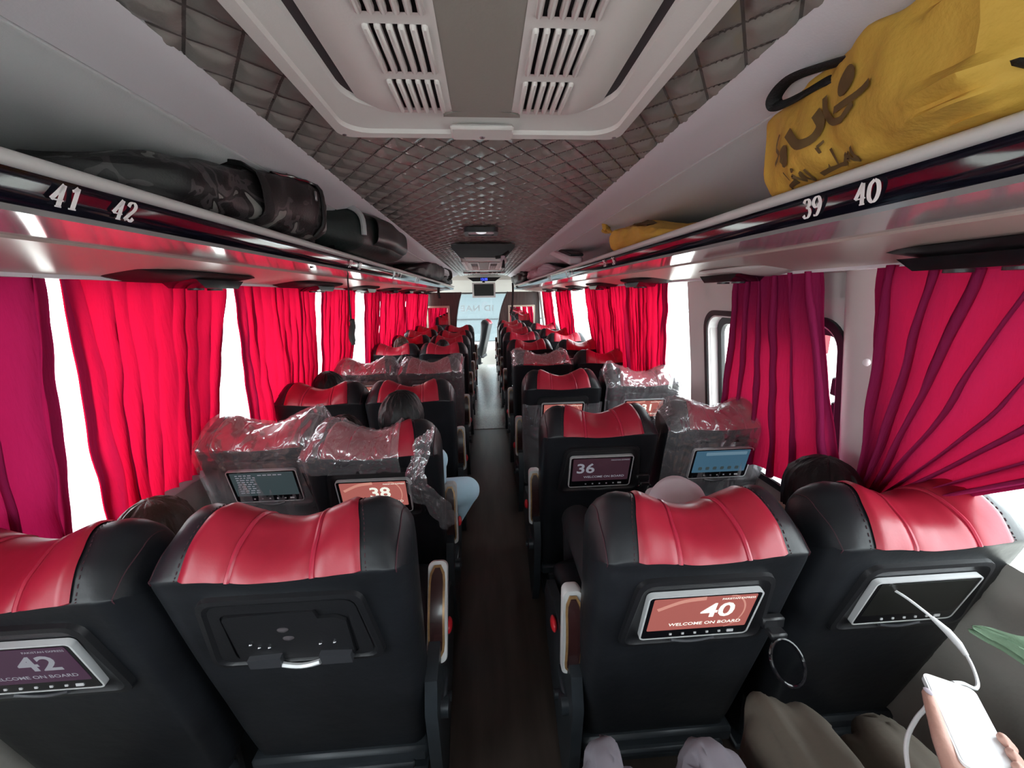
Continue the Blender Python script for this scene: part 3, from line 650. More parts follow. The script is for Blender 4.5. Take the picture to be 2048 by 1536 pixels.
# ------------------------------------------------------------------ seats
HW = .245
BK = [(.188, .245), (.172, .30), (.135, .45), (.085, .65), (.042, .83), (.012, .945), (.002, .975), (.006, .990), (.030, 1.030), (.058, 1.055), (.085, 1.074), (.115, 1.080), (.148, 1.070), (.174, 1.040), (.190, .985), (.196, .90), (.205, .78), (.225, .64), (.262, .50), (.31, .42), (.33, .36), (.30, .28), (.24, .235)]
PROF = catmull(BK, 3); CEN = (.15, .70); NPF = len(PROF)
def lobe(u):
    a = abs(u)
    if a < .72: return -.052*(.5+.5*math.cos(PI*a/.72))
    return -.050*((a-.72)/.28)**2.0
def seat_pt(u, k, off=0.):
    """point of the backrest surface: u across (-1..1), k profile index (float), off outward"""
    i = int(k); fr = k-i; p = PROF[min(i, NPF-1)]; q = PROF[min(i+1, NPF-1)]; y = lerp(p[0], q[0], fr); z = lerp(p[1], q[1], fr)
    p0 = PROF[max(i-1, 0)]; p1 = PROF[min(i+1, NPF-1)]; tx, tz = p1[0]-p0[0], p1[1]-p0[1]; l = math.hypot(tx, tz) or 1; ny, nz = -tz/l, tx/l
    top = max(0, min(1, (z-.95)/.12)); a = abs(u)
    z += lobe(u)*top**1.3
    y += .030*top*max(0, (a-.45)/.55)**2 - .010*(1-top)*0
    ed = max(0, (a-.86)/.14); sh = .020*ed**2.2
    hw = HW*interp([(.2, .90), (.42, .95), (.70, .985), (.95, 1.0), (1.03, .985), (1.09, .94)], z)
    off += .0022*fbm(u*3.1+4, k*.22, 7)+.0014*fbm(u*9, k*.5, 2)*max(0, a-.45)
    y += ny*(off-sh); z += nz*(off-sh)
    return (u*hw, y, z)
us = [-1, -.985, -.955, -.90, -.82, -.74, -.62, -.48, -.32, -.16, 0, .16, .32, .48, .62, .74, .82, .90, .955, .985, 1]
def seat_back_mesh():
    mb = MB(); n = NPF; vs = []
    for u in us: vs += [seat_pt(u, k) for k in range(n)]
    fs = [(a*n+k, a*n+(k+1) % n, (a+1)*n+(k+1) % n, (a+1)*n+k) for a in range(len(us)-1) for k in range(n)]
    mb.add(vs, fs)
    for s, base in ((-1, 0), (1, (len(us)-1)*n)):
        ring = [vs[base+k] for k in range(n)]; inner = [(p[0]+s*.006, lerp(p[1], CEN[0]+(.70-p[2])*.18, .25), lerp(p[2], CEN[1], .05)) for p in ring]
        inner2 = [(p[0]+s*.009, lerp(p[1], CEN[0]+(.70-p[2])*.18, .9), lerp(p[2], CEN[1], .14)) for p in ring]
        kk = len(mb.v); mb.v += ring+inner+inner2
        for q in range(2): mb.f += [(kk+q*n+k, kk+q*n+(k+1) % n, kk+(q+1)*n+(k+1) % n, kk+(q+1)*n+k) for k in range(n)]
        mb.f.append(tuple(kk+2*n+k for k in range(n)))
    me = mb.mesh('backrest'); bm = bmesh.new(); bm.from_mesh(me); bmesh.ops.remove_doubles(bm, verts=bm.verts, dist=.0004); bmesh.ops.recalc_face_normals(bm, faces=bm.faces); bm.to_mesh(me); bm.free()
    return me
K0, K1 = 7*3-2, 15*3     # red panel from the crease over the crest to the front
def red_w(k): return interp([(K0, .70), (K0+8, .665), (K0+15, .60), (K1, .56)], k)
def red_mesh():
    mb = MB()
    def fn(a, v):
        k = lerp(K0, K1, v); u = (2*a-1)*red_w(k); s = abs(u)/red_w(k); g = abs(abs(2*a-1)-.46)
        off = .0045 + .006*min(1, g/.10)**.5 - .007*max(0, (s-.93)/.07) - (.006 if v < .02 else 0) + .0012*fbm(a*9, v*6)
        return seat_pt(u, k, off)
    mb.grid(fn, 48, 28); return mb.mesh('headrest_panel')
def red_line(s, r, name):
    mb = MB(); mb.tube([seat_pt(s*red_w(k), k, .0065) for k in [lerp(K0+.3, K1-6, i/16) for i in range(17)]], r, 7); return mb.mesh(name)
def stitch_mesh():
    mb = MB()
    for s in (-1, 1):
        P = [seat_pt(s*(red_w(k)+.035), k, .0006) for k in [lerp(K0+.3, K1-9, i/36) for i in range(37)]]
        for a, b in list(zip(P, P[1:]))[::2]: mb.tube([a, b], .0011, 4)
        P = [seat_pt(s*.955, k, .0010) for k in [lerp(K0-3, K1-9, i/30) for i in range(31)]]
        mb.tube(P, .0014, 4)
    return mb.mesh('stitching')
ME = {}
ME['backrest'] = seat_back_mesh(); ME['red'] = red_mesh(); ME['pipe'] = {s: red_line(s*.46, .0055, 'piping') for s in (-1, 1)}; ME['stitch'] = stitch_mesh()
DN = Vector((0, .2365, -.9716)); NR = Vector((0, -.9716, -.2365)); CR = Vector((0, .0, .978))
def BP(a, b, t): return tuple(CR + Vector((a, 0, 0)) + DN*(-b) + NR*(t-.002))   # b = up from the crease (negative), t outwards
# screen housing: a tapered plastic surround with a rounded recess
def trap(wt, wb, zt, zb, r=.02, n=4):
    cs = [(wt/2, zt), (-wt/2, zt), (-wb/2, zb), (wb/2, zb)]; out = []
    for i in range(4):
        p = Vector(cs[i]); a = (Vector(cs[i-1])-p).normalized(); b = (Vector(cs[(i+1) % 4])-p).normalized()
        for k in range(n+1):
            t = k/n; q = p+a*r*(1-t)**2+b*r*t**2; out.append(tuple(q))
    return out
def housing_mesh():
    mb = MB(); rings = [(trap(.322, .372, -.052, -.290, .035), -.006), (trap(.318, .368, -.054, -.288, .034), .008), (trap(.296, .346, -.064, -.276, .03), .010), (trap(.285, .325, -.074, -.270, .028), .003), (trap(.27, .29, -.088, -.262, .02), .001)]
    n = len(rings[0][0]); mb.add([BP(a, b, t) for lp, t in rings for a, b in lp], [(q*n+i, q*n+(i+1) % n, (q+1)*n+(i+1) % n, (q+1)*n+i) for q in range(len(rings)-1) for i in range(n)]+[tuple((len(rings)-1)*n+i for i in range(n))])
    return mb.mesh('screen_housing')
TC = -.175
def tab(a, b, t): return BP(a*1.09, TC+b*1.06, .001+t+(.04*(b+.075)*.6))     # the tablet leans slightly
def simple(fn, name, smooth=True):
    mb = MB(); fn(mb); return mb.mesh(name, smooth)
ME['housing'] = housing_mesh()
ME['tframe'] = simple(lambda mb: frame_ring(mb, rrect(.250, .154, .012, 4), rrect(.2425, .1465, .008, 4), -.002, .0112, tab), 'tablet_frame')
ME['tback'] = simple(lambda mb: slab(mb, rrect(.244, .148, .008, 4), .0, .0105, tab), 'tablet_face')
ME['display'] = simple(lambda mb: slab(mb, rrect(.224, .112, .003, 2, 0, .012), .0105, .0112, tab), 'display')
def btn(mb):
    for k in range(5): mb.box(tab(-.055+.028*k, -.060, .0112), (.006, .002, .005))
    mb.box(tab(.082, -.060, .0112), (.016, .002, .007))
ME['buttons'] = simple(btn, 'buttons', False)
def hnd(mb):
    pts = [(-.05+.1*k/8, -.083-.010*math.sin(PI*k/8)) for k in range(9)]
    mb.tube([tab(a, b, .010) for a, b in pts], .0045, 6)
ME['handle'] = simple(hnd, 'pull_handle')
# cushion, frame, armrest, lever
def cush(mb):
    def fn(u, v):
        a = 2*PI*u; yy = lerp(.24, .74, v); e = min(1, min(v, 1-v)/.12)**.5; c, s = math.cos(a), math.sin(a)
        x = .235*math.copysign(abs(c)**.35, c)*(.9+.1*e); z = .40+.075*math.copysign(abs(s)**.5, s)*e + .02*(v-.5)
        return (x, yy, z)
    mb.grid(fn, 32, 14, True); n = 32; k = len(mb.v); mb.f += [tuple(range(n)), tuple(range(k-n, k))]
ME['cushion'] = simple(cush, 'cushion')
ME['cpanel'] = simple(lambda mb: mb.grid(lambda u, v: (lerp(-.13, .13, u), lerp(.29, .70, v), .4765+.02*(v-.5)-.006*abs(2*u-1)**3), 10, 8), 'cushion_panel')
def sframe(mb):
    mb.box((0, .20, .225), (.47, .06, .05), ch=.01); mb.box((0, .17, .205), (.40, .03, .022), ch=.006); mb.box((0, .50, .30), (.44, .46, .05), ch=.012)
    for x in (-.16, .16): mb.box((x, .45, .14), (.04, .30, .28), ch=.008)
    mb.box((0, .45, .012), (.42, .36, .024), ch=.006)
ME['frame'] = simple(sframe, 'seat_frame')
def sidep(mb):      # aisle-side cover plate, at local x=0
    pts = [(.16, .16), (.13, .42), (.16, .50), (.26, .53), (.60, .46), (.66, .36), (.60, .22), (.40, .10), (.28, .02), (.22, .02)]
    mb.prism(pts, -.016, .016, 'X')
ME['side'] = simple(sidep, 'side_cover')
def arm_local(a, b, t): return (a, 0.0-t, b)
def arm_outline(w, h, n=6):
    return rrect(w, h, w*.33, n, 0, h/2)
def armb(mb):
    n = 14; rings = []
    lp = arm_outline(.058, .285); 
    for t, sc_ in ((-.03, .80), (-.026, .93), (-.01, 1.), (.008, 1.), (.014, .96)):
        rings.append([(a*sc_, .1425+(b-.1425)*(1-(1-sc_)*.3), t) for a, b in lp])
    m = len(lp); vs = [(a, -t-.03*math.sin(PI*b/.285)*1., b) for R in rings for a, b, t in R]
    mb.add(vs, [(q*m+i, q*m+(i+1) % m, (q+1)*m+(i+1) % m, (q+1)*m+i) for q in range(len(rings)-1) for i in range(m)]+[tuple(range(m)), tuple((len(rings)-1)*m+i for i in range(m))])
ME['arm'] = simple(armb, 'armrest')
def armstrip(w, h, t, x=0, zc_=.1425):
    def f(mb):
        N = 12; vs = []
        for k in range(N+1):
            b = zc_-h/2+h*k/N
            e = min(1, min(k, N-k)/1.5)**.5*.6+.4
            for a, tt in ((-w/2*e, t-.004), (-w/2*e, t), (w/2*e, t), (w/2*e, t-.004)): vs.append((x+a, -tt-.03*math.sin(PI*b/.285), b))
        mb.add(vs, [(4*k+i, 4*k+i+1, 4*k+5+i, 4*k+4+i) for k in range(N) for i in range(3)])
    return f
ME['armgold'] = simple(armstrip(.047, .26, .0155), 'gold_edging')
ME['armwood'] = simple(armstrip(.035, .245, .0172), 'wood_inlay')
ME['lever'] = simple(lambda mb: mb.ball((0, 0, 0), (.011, .030, .022)), 'recline_lever')
def hinge(mb):
    mb.tube([(-.02, 0, 0), (.02, 0, 0)], .028, 14); mb.box((0, .05, .01), (.024, .12, .035), ch=.006); mb.tube([(-.026, .07, -.05), (.02, .07, -.05)], .014, 10)
ME['hinge'] = simple(hinge, 'hinge')
# protective film: sags over the top of the backrest
def film_mesh(seed, k0, k1, u0=-1.05, u1=1.05, peak=0., drop=None):
    mb = MB(); nu, nv = 46, 40
    def fn(a, v):
        u = lerp(u0, u1, a); k = lerp(k0, k1, v); uc = max(-1, min(1, u)); p = Vector(seat_pt(uc, k, .011))
        e = max(0, abs(u)-1)
        p.x += math.copysign(e*.25, u)
        wr = .013*abs(fbm(u*4+seed, k*.16, seed)) + .007*abs(fbm(u*11, k*.5, seed+3)) + .004*fbm(u*25, k*.9, seed+5)
        i = min(int(k), NPF-2); t = Vector((0, PROF[i+1][0]-PROF[i][0], PROF[i+1][1]-PROF[i][1])).normalized(); nn = Vector((0, -t.z, t.y))
        p += nn*wr; p.z += wr*.5
        if peak: 
            top = max(0, 1-abs(k-29)/9.); g = max(0, 1-abs(uc-peak)/.35); p.z += .075*top*g**1.5; p.x += .02*math.copysign(1, peak)*top*g
        return tuple(p)
    mb.grid(fn, nu, nv); return mb.mesh('film_cover')

SEATS = {}
def screen_content(sc_, kind, num):
    """everything on the display; M in tablet coordinates"""
    D = lambda a, b, t: tab(a, b+.012, .0112+t)
    base = {'red': 'screen_red', 'dim': 'screen_dim', 'blue': 'screen_blue', 'off': 'screen_off', 'page': 'screen_dark_page', 'purple': 'screen_purple'}[kind]
    link('display', ME['display'].copy() if False else ME['display_'+kind], None, sc_)
    tx = 'screen_text' if kind in ('red',) else 'screen_text_dim'
    if kind in ('red', 'dim', 'purple') and num:
        cx = {'40': .035, '36': -.062, '42': .045}.get(num, .02)
        mb = MB(); text_on(mb, num, D, .066, cx, .006, bold=.022, t=.0006, sx=1.12); mb.build('screen_number', tx, sc_, False, (0, 0, 0))
        mb = MB(); text_on(mb, 'WELCOME ON BOARD', D, .0145, .015, -.036, bold=.012, t=.0006, sx=1.08); mb.build('screen_caption', tx, sc_, False, (0, 0, 0))
        mb = MB(); text_on(mb, 'PAKISTAN EXPRESS', D, .0085, .072, .046, bold=.008, t=.0006); mb.build('screen_title', tx, sc_, False, (0, 0, 0))
    if kind == 'red':
        mb = MB(); pts = [(.05+.045*math.cos(a), .0+.058*math.sin(a)) for a in [lerp(-1.3, 1.5, k/14) for k in range(15)]]
        pts = [(max(-.11, min(.11, a)), max(-.055, min(.055, b))) for a, b in pts]
        pen(mb, pts, D, .0016, .004, .6, .0004, 2); pen(mb, [(-.10, .02), (-.05, .045), (.0, .052)], D, .004, .012, 1.4, .0003, 6); mb.build('screen_swirl', 'screen_swirl', sc_, False, (0, 0, 0))
    if kind == 'blue':
        mb = MB(); slab(mb, rrect(.17, .016, .002, 1, .015, .040), .0, .0006, D); mb.build('screen_bar', 'screen_blue_light', sc_, False, (0, 0, 0))
        mb = MB(); 
        for k in range(6): slab(mb, rrect(.016, .016, .004, 2, -.08+.031*k, -.035), .0, .0006, D)
        mb.build('screen_icons', 'screen_dark_page', sc_, False, (0, 0, 0))
    if kind == 'page':
        mb = MB(); rr = random.Random(3)
        for k in range(9):
            x = -.095
            while x < -.035:
                wd = rr.uniform(.006, .016); slab(mb, [(x, .042-.0105*k), (x+wd, .042-.0105*k), (x+wd, .046-.0105*k), (x, .046-.0105*k)], 0, .0005, D); x += wd+.005
        for k in range(5): slab(mb, [(-.015+.018*k, .042), (-.002+.018*k, .042), (-.002+.018*k, .046), (-.015+.018*k, .046)], 0, .0005, D)
        mb.build('screen_writing', 'screen_text_dim', sc_, False, (0, 0, 0))
for k, m in (('red', 'screen_red'), ('dim', 'screen_dim'), ('blue', 'screen_blue'), ('off', 'screen_off'), ('page', 'screen_dark_page'), ('purple', 'screen_purple')):
    me = ME['display'].copy(); me.materials.append(MATS[m]); ME['display_'+k] = me
def P(name, key, m, par, loc=(0, 0, 0)):
    me = ME[key] if isinstance(key, str) else key
    return link(name, me, m, par, loc)
def bus_seat(x, y, z, label, side, aisle, screen='off', num=None, rec=0., armtilt=0., detail=2, rot=0.):
    t = thing('bus_seat', (x, y, z), label, 'seat', 'reclining coach seats in rows')
    t.rotation_euler.z = rot
    P('backrest', 'backrest', 'black_leather', t); hp = P('headrest_panel', 'red', 'red_leather', t)
    for s in (-1, 1): P('piping', ME['pipe'][s], 'red_piping', hp)
    P('stitching', 'stitch', 'seam_thread', t)['kind'] = 'stuff'
    P('cushion', 'cushion', 'black_leather', t); P('cushion_panel', 'cpanel', 'magenta_fabric', t); P('seat_frame', 'frame', 'frame_metal', t)
    if aisle:
        s = aisle; P('side_cover', 'side', 'frame_metal', t, (s*.258, 0, 0))
        a = P('armrest', 'arm', 'lip_grey', t, (s*.262, .225+armtilt*.06, .455)); a.rotation_euler.x = -armtilt
        P('gold_edging', 'armgold', 'gold_edge', a); P('wood_inlay', 'armwood', 'wood_inlay', a)
        P('recline_lever', 'lever', 'red_button', t, (s*.285, .38, .47)); P('hinge', 'hinge', 'frame_metal', t, (s*.275, .20, .36))
    if screen:
        h = P('screen_housing', 'housing', 'black_plastic', t)
        if screen != 'missing':
            scn = P('tablet', 'tback', 'black_gloss', t); scn['label'] = 'flat touch screen in a silver frame'
            P('tablet_frame', 'tframe', 'silver', scn); P('buttons', 'buttons', 'silver', scn)['kind'] = 'stuff'; P('pull_handle', 'handle', 'dark_grey_plastic', scn)
            screen_content(scn, screen, num)
        else:
            mb = MB(); mb.prism([(-.12, -.26), (-.12, -.115), (-.115, -.105), (.06, -.10), (.065, -.125), (.10, -.125), (.12, -.14), (.12, -.26)], .002, .010, 'Z')
            mb.v = [BP(a, b, c) for a, b, c in mb.v]; pl = mb.build('mounting_plate', 'black_plastic', t, True, (0, 0, 0))
            mb = MB()
            for a, b in ((-.085, -.20), (-.07, -.212), (-.05, -.214), (.055, -.212), (.085, -.21)): mb.ball(BP(a, b, .012), .004, 8, 6)
            mb.build('screw', 'steel', pl, True, (0, 0, 0))
            mb = MB()
            for a, b in ((-.01, -.155), (-.005, -.185)): mb.ball(BP(a, b, .011), (.012, .004, .006), 10, 6)
            mb.build('cable_hole', 'ac_dark', pl, True, (0, 0, 0))
            mb = MB(); slab(mb, [(-.10, -.245), (-.03, -.24), (-.035, -.275), (-.10, -.275)], .006, .022, BP); mb.build('cradle_block', 'dark_grey_plastic', pl, False, (0, 0, 0)); mb = MB(); slab(mb, [(.05, -.24), (.115, -.245), (.115, -.275), (.05, -.275)], .006, .022, BP); mb.build('cradle_block', 'dark_grey_plastic', pl, False, (0, 0, 0))
            mb = MB(); mb.tube([BP(-.04+.085*k/8, -.272-.012*math.sin(PI*k/8), .016) for k in range(9)], .006, 6); mb.build('pull_handle', 'silver', pl, True, (0, 0, 0))
            mb = MB(); frame_ring(mb, trap(.285, .325, -.074, -.270, .028), trap(.25, .26, -.10, -.262, .02), .003, .006, BP); mb.build('recess_rim', 'black_plastic', pl, True, (0, 0, 0))
    t['_'] = 0; del t['_']
    return t
def film(t, seed, k0, k1, **kw):
    o = link('film_cover', film_mesh(seed, k0, k1, **kw), 'clear_film', t); o['label'] = 'crumpled clear plastic film'; return o
ordn = ['nearest', 'second', 'third', 'fourth', 'fifth', 'sixth', 'seventh', 'eighth', 'ninth']
XL, XW = .44, .94
LA = [.73, 1.37, 2.14, 2.98, 4.0, 4.75, 5.5, 6.5]; LW = [.70, 1.50, 2.14, 3.0, 4.0, 4.9, 5.7, 6.5]
RA = [.72, 1.50, 2.34, 3.20, 4.15, 5.05, 5.9, 6.8, 7.6]; RW = [.74, 1.53, 2.36, 3.22, 4.05, 4.8, 5.5, 6.6]
S = {}
S['L0'] = bus_seat(-.455, LA[0], .012, 'nearest left aisle seat whose screen is missing from its bracket', -1, 1, 'missing', armtilt=.55)
S['L0w'] = bus_seat(-.985, LW[0], .0, 'nearest left window seat with a screen reading 42', -1, 0, 'purple', '42')
S['L1'] = bus_seat(-XL, LA[1], .0, 'second-row left aisle seat with torn film trailing down its corner', -1, 1, 'red', '38', armtilt=.1)
S['L1w'] = bus_seat(-.91, LW[1], .0, 'second-row left window seat in film with a page of writing on its screen', -1, 0, 'page')
S['L2'] = bus_seat(-XL, LA[2], .0, 'third-row left aisle seat without film, just ahead of the bare dark-haired head', -1, 1, None, armtilt=.1)
S['L2w'] = bus_seat(-XW, LW[2], .0, 'third-row left window seat without film', -1, 0, None)
S['L3'] = bus_seat(-XL, LA[3], .0, 'fourth-row left aisle seat in film with a pointed white corner', -1, 1, 'red', '29', armtilt=.1)
S['L3w'] = bus_seat(-XW, LW[3], .0, 'fourth-row left window seat in film with a screen reading 30', -1, 0, 'red', '30')
for k in range(4, 8):
    bus_seat(-XL, LA[k], 0, 'left aisle seat, %s row from the camera' % ordn[k], -1, 1, 'off', armtilt=.1); bus_seat(-XW, LW[k], 0, 'left window seat, %s row from the camera' % ordn[k], -1, 0, 'off')
S['R0'] = bus_seat(.485, RA[0], .0, 'nearest right aisle seat with a lit screen reading 40', 1, -1, 'red', '40')
XW = 1.01; XL = .475
S['R0w'] = bus_seat(1.03, RW[0]-.02, .0, 'nearest right window seat with a dark screen and charging cable', 1, 0, 'off')
S['R1'] = bus_seat(XL, RA[1], .0, 'second-row right aisle seat with a dim screen reading 36', 1, -1, 'dim', '36')
S['R1w'] = bus_seat(1.025, RW[1], .0, 'second-row right window seat in film with a blue screen', 1, 0, 'blue')
S['R2'] = bus_seat(XL, RA[2], .0, 'third-row right aisle seat with film round its lower back', 1, -1, 'red', '32')
S['R2w'] = bus_seat(XW, RW[2], .0, 'third-row right window seat in heavy film with a screen reading 31', 1, 0, 'red', '31')
S['R3'] = bus_seat(XL, RA[3], .0, 'fourth-row right aisle seat with film hanging off its aisle side', 1, -1, None)
S['R3w'] = bus_seat(XW, RW[3], .0, 'fourth-row right window seat without film', 1, 0, None)
for k in range(4, 9):
    bus_seat(XL, RA[k], 0, 'right aisle seat, %s row from the camera' % ordn[k], 1, -1, 'red' if k == 5 else 'off', '20' if k == 5 else None)
    if k < 8: bus_seat(XW, RW[k], 0, 'right window seat, %s row from the camera' % ordn[k], 1, 0, 'off')
S['L0'].scale.x = 1.07
film(S['L1'], 3, 14, 52, u0=-1.06, u1=.45); film(S['L1w'], 5, 2, 60, peak=.92); film(S['L3'], 8, 2, 60, peak=.97); film(S['L3w'], 11, 2, 60)
film(S['R1w'], 14, 2, 60); film(S['R2w'], 17, 2, 60, peak=-.95); film(S['R2'], 21, 1, 13); film(S['R3'], 25, 20, 60, peak=-.98)
# loose film strip trailing from the torn cover to the armrest
mb = MB(); path = catmull([(-.235, 1.405, 1.06), (-.25, 1.38, .99), (-.27, 1.36, .92), (-.26, 1.35, .86), (-.215, 1.37, .80), (-.175, 1.40, .72), (-.16, 1.42, .66)], 6)
def strip(u, v):
    k = min(int(v*(len(path)-1)), len(path)-2); p = Vector(path[k]).lerp(Vector(path[k+1]), v*(len(path)-1)-k); w = lerp(.16, .10, v)*(.6+.5*abs(fbm(v*6, 3)))
    return (p.x+(u-.5)*w*.8, p.y-.012-.016*abs(fbm(u*5, v*9, 2)), p.z+(u-.5)*w*.55+.01*fbm(u*7, v*8, 5))
mb.grid(strip, 14, 50); tag(mb.build('plastic_film_strip', 'clear_film', None, True, (-.2, 1.38, .66)), 'torn clear film trailing to the armrest of the second-row left aisle seat', 'plastic film')

# cup holders clipped to two right-hand seats
def cup_holder(t, x, open_):
    c = Vector(BP(x, -.215, .012)); mb = MB(); mb.box(tuple(c), (.055, .02, .03), ch=.004); mb.box(tuple(c+Vector((0, -.018, -.018))), (.04, .03, .02), ch=.004)
    h = mb.build('cup_holder', 'black_plastic', t, True, (0, 0, 0))
    if open_: ctr = c+Vector((.0, -.062, -.055)); a1 = Vector((1, 0, 0)); a2 = Vector((0, -.62, -.78)); R1, R2 = .038, .046
    else: ctr = c+Vector((.0, -.02, -.05)); a1 = Vector((1, 0, 0)); a2 = Vector((0, .25, -.97)); R1, R2 = .034, .036
    mb = MB(); mb.tube([ctr+a1*R1*math.cos(2*PI*k/28)+a2*R2*math.sin(2*PI*k/28) for k in range(29)], .0042, 8); mb.build('ring', 'black_gloss', h, True, (0, 0, 0))
cup_holder(S['R0'], .19, True); cup_holder(S['R1'], .19, False)

# ------------------------------------------------------------------ luggage
def blob_bag(cy0, cy1, xin, xout, zlo, zhi, seed, nu=40, nv=44, p=.55, wr=.012, sd=1, endpow=.5, gather=0.):
    """closed bag: v along Y, u round; xin/xout/zlo/zhi are functions of v"""
    def fn(u, v):
        a = 2*PI*u; c, s = math.cos(a), math.sin(a); c = math.copysign(abs(c)**p, c); s = math.copysign(abs(s)**p, s)
        e = max(0.02, min(1, min(v, 1-v)/.16))**endpow
        xc = (xin(v)+xout(v))/2; xr = (xout(v)-xin(v))/2; z0 = zlo(v); zr = (zhi(v)-z0)/2
        w = wr*(fbm(u*6+seed, v*5, seed)+.6*fbm(u*15, v*13, seed+2))
        w += gather*math.exp(-((v-.20)/.07)**2)*math.sin(u*2*PI*17+3*v)*.010
        x = xc+(xr*e+w)*c; z = z0+zr+(zr*e+w)*s if s > 0 else z0+zr+zr*e*s
        y = lerp(cy0, cy1, v)+wr*.8*fbm(u*4, v*6, seed+4)
        return (sd*x, y, z)
    mb = MB(); mb.grid(lambda u, v: fn(u, v), nu, nv, True); k = len(mb.v); mb.f += [tuple(range(nu)), tuple(range(k-nu, k))]
    return mb, fn
def strap(parent, pts, w, name='strap', m='webbing', flat=.18):
    mb = MB(); mb.tube(catmull(pts, 5), w, 8, flat=flat); return mb.build(name, m, parent)
# camouflage duffel
t = thing('duffel_bag', (-.75, 1.22, 1.745), 'dark camouflage duffel bag on the left rack above the 42', 'bag')
mb, fn = blob_bag(.80, 1.64, lambda v: lerp(.63, .525, v**.7), lambda v: .98, lambda v: 1.745 if False else 1.738, lambda v: lerp(1.815, 1.925, min(1, v*1.6)) - .05*max(0, v-.75), 3, wr=.02, sd=-1)
mb.build('body', 'camouflage', t)
def on(fn, u0, u1, v, n=14, k=.008):
    out = []
    for i in range(n+1):
        p = Vector(fn(lerp(u0, u1, i/n) % 1, v)); c = Vector((-.75 if p.x < 0 else .75, p.y, 1.84)); d = (p-c).normalized(); out.append(p+d*k)
    return out
for v in (.42, .78, .93):
    mb = MB(); P_ = on(fn, .02, .62, v, 22); mb.tube(P_, .024 if v == .42 else .013, 8, flat=.2 if v == .42 else .5); mb.build('strap', 'webbing', t)
mb = MB(); Z = [Vector(fn(.40-.0*k, lerp(.5, .9, k/12)))+Vector((.006, 0, 0)) for k in range(13)]; mb.tube(Z, .004, 6); mb.build('zipper', 'black_gloss', t)
mb = MB(); p = Vector(fn(.44, .72)); mb.box(tuple(p+Vector((.012, 0, -.02))), (.006, .012, .03), ch=.002); mb.build('zip_puller', 'steel', t)
mb = MB(); p = Vector(fn(.36, .66)); mb.tube([p+Vector((.012, .03*math.cos(a), .018*math.sin(a))) for a in [2*PI*k/14 for k in range(15)]], .0035, 6); mb.build('ring', 'steel', t)
strap(t, [(-.55, 1.46, 1.86), (-.57, 1.47, 1.80), (-.60, 1.50, 1.745), (-.625, 1.54, 1.715), (-.64, 1.58, 1.69), (-.645, 1.60, 1.665)], .014, 'loose_strap')
strap(t, [(-.62, 1.74, 1.76), (-.618, 1.75, 1.73), (-.635, 1.76, 1.71), (-.65, 1.765, 1.685)], .014, 'loose_strap')
# black backpack with pale rim
t = thing('backpack', (-.7, 2.15, 1.745), 'black-green backpack with a pale grey rim next to the duffel bag', 'backpack')
mb, fn2 = blob_bag(1.69, 2.62, lambda v: lerp(.54, .465, min(1, v*2)), lambda v: .95, lambda v: 1.738, lambda v: lerp(1.925, 1.962, min(1, v*2.5))-.02*v, 6, wr=.004, sd=-1, p=.6)
mb.build('body', 'bag_green_black', t)
mb = MB(); mb.grid(lambda u, v: (lambda p: (p[0]+.022-.02*(2*u-1)**4, p[1], p[2]))(fn2(.40+.16*u, .28+.55*v)), 10, 12); mb.build('front_panel', 'black_plastic', t)
mb = MB(); mb.tube([Vector(fn2(u, .16))+Vector((.006, -.004, .004)) for u in [lerp(.20, .52, k/14) for k in range(15)]], .012, 8); mb.build('rim', 'bag_rim', t)
strap(t, [(-.60, 2.5, 1.76), (-.615, 2.52, 1.72), (-.64, 2.53, 1.70), (-.655, 2.54, 1.68)], .016, 'loose_strap')
# far black rucksack
t = thing('rucksack', (-.7, 4.6, 1.745), 'soft black rucksack farther along the left rack', 'backpack')
mb, fn3 = blob_bag(3.9, 5.7, lambda v: lerp(.60, .50, v), lambda v: .92, lambda v: 1.74, lambda v: lerp(1.84, 1.95, min(1, v*2)), 9, wr=.03, sd=-1); mb.build('body', 'bag_black', t)
strap(t, [(-.50, 5.3, 1.90), (-.46, 5.6, 1.88), (-.47, 5.8, 1.80), (-.52, 5.8, 1.77)], .02, 'carry_handle'); strap(t, [(-.60, 5.5, 1.78), (-.62, 5.6, 1.70), (-.63, 5.6, 1.60), (-.62, 5.6, 1.52)], .018, 'loose_strap')
t = thing('holdall', (-.7, 7.0, 1.745), 'black holdall at the front end of the left rack', 'bag')
mb, f_ = blob_bag(6.2, 7.7, lambda v: .58, lambda v: .9, lambda v: 1.74, lambda v: 1.86, 31, wr=.03, sd=-1); mb.build('body', 'bag_black', t); strap(t, [(-.6, 6.9, 1.86), (-.56, 7.0, 1.9), (-.6, 7.2, 1.86)], .018, 'carry_handle')
# cord hanging from the left rack with an unidentified dark end
t = thing('wired_handset', (-.66, 2.0, 1.32), 'thin black cord hanging from the left rack with a dark end', 'handset')
mb = MB(); mb.tube(catmull([(-.625, 2.06, 1.76), (-.635, 2.05, 1.72), (-.66, 2.03, 1.66), (-.66, 2.015, 1.55), (-.662, 2.01, 1.43)], 6), .0035, 6); mb.build('cord', 'webbing', t)
mb = MB(); mb.tube(catmull([(-.66, 2.01, 1.445), (-.655, 2.01, 1.42), (-.662, 2.0, 1.37), (-.658, 2.0, 1.32)], 4), [.008]+[.013]*4+[.015]*6+[.010]*2, 8); mb.build('handset', 'bag_black', t)
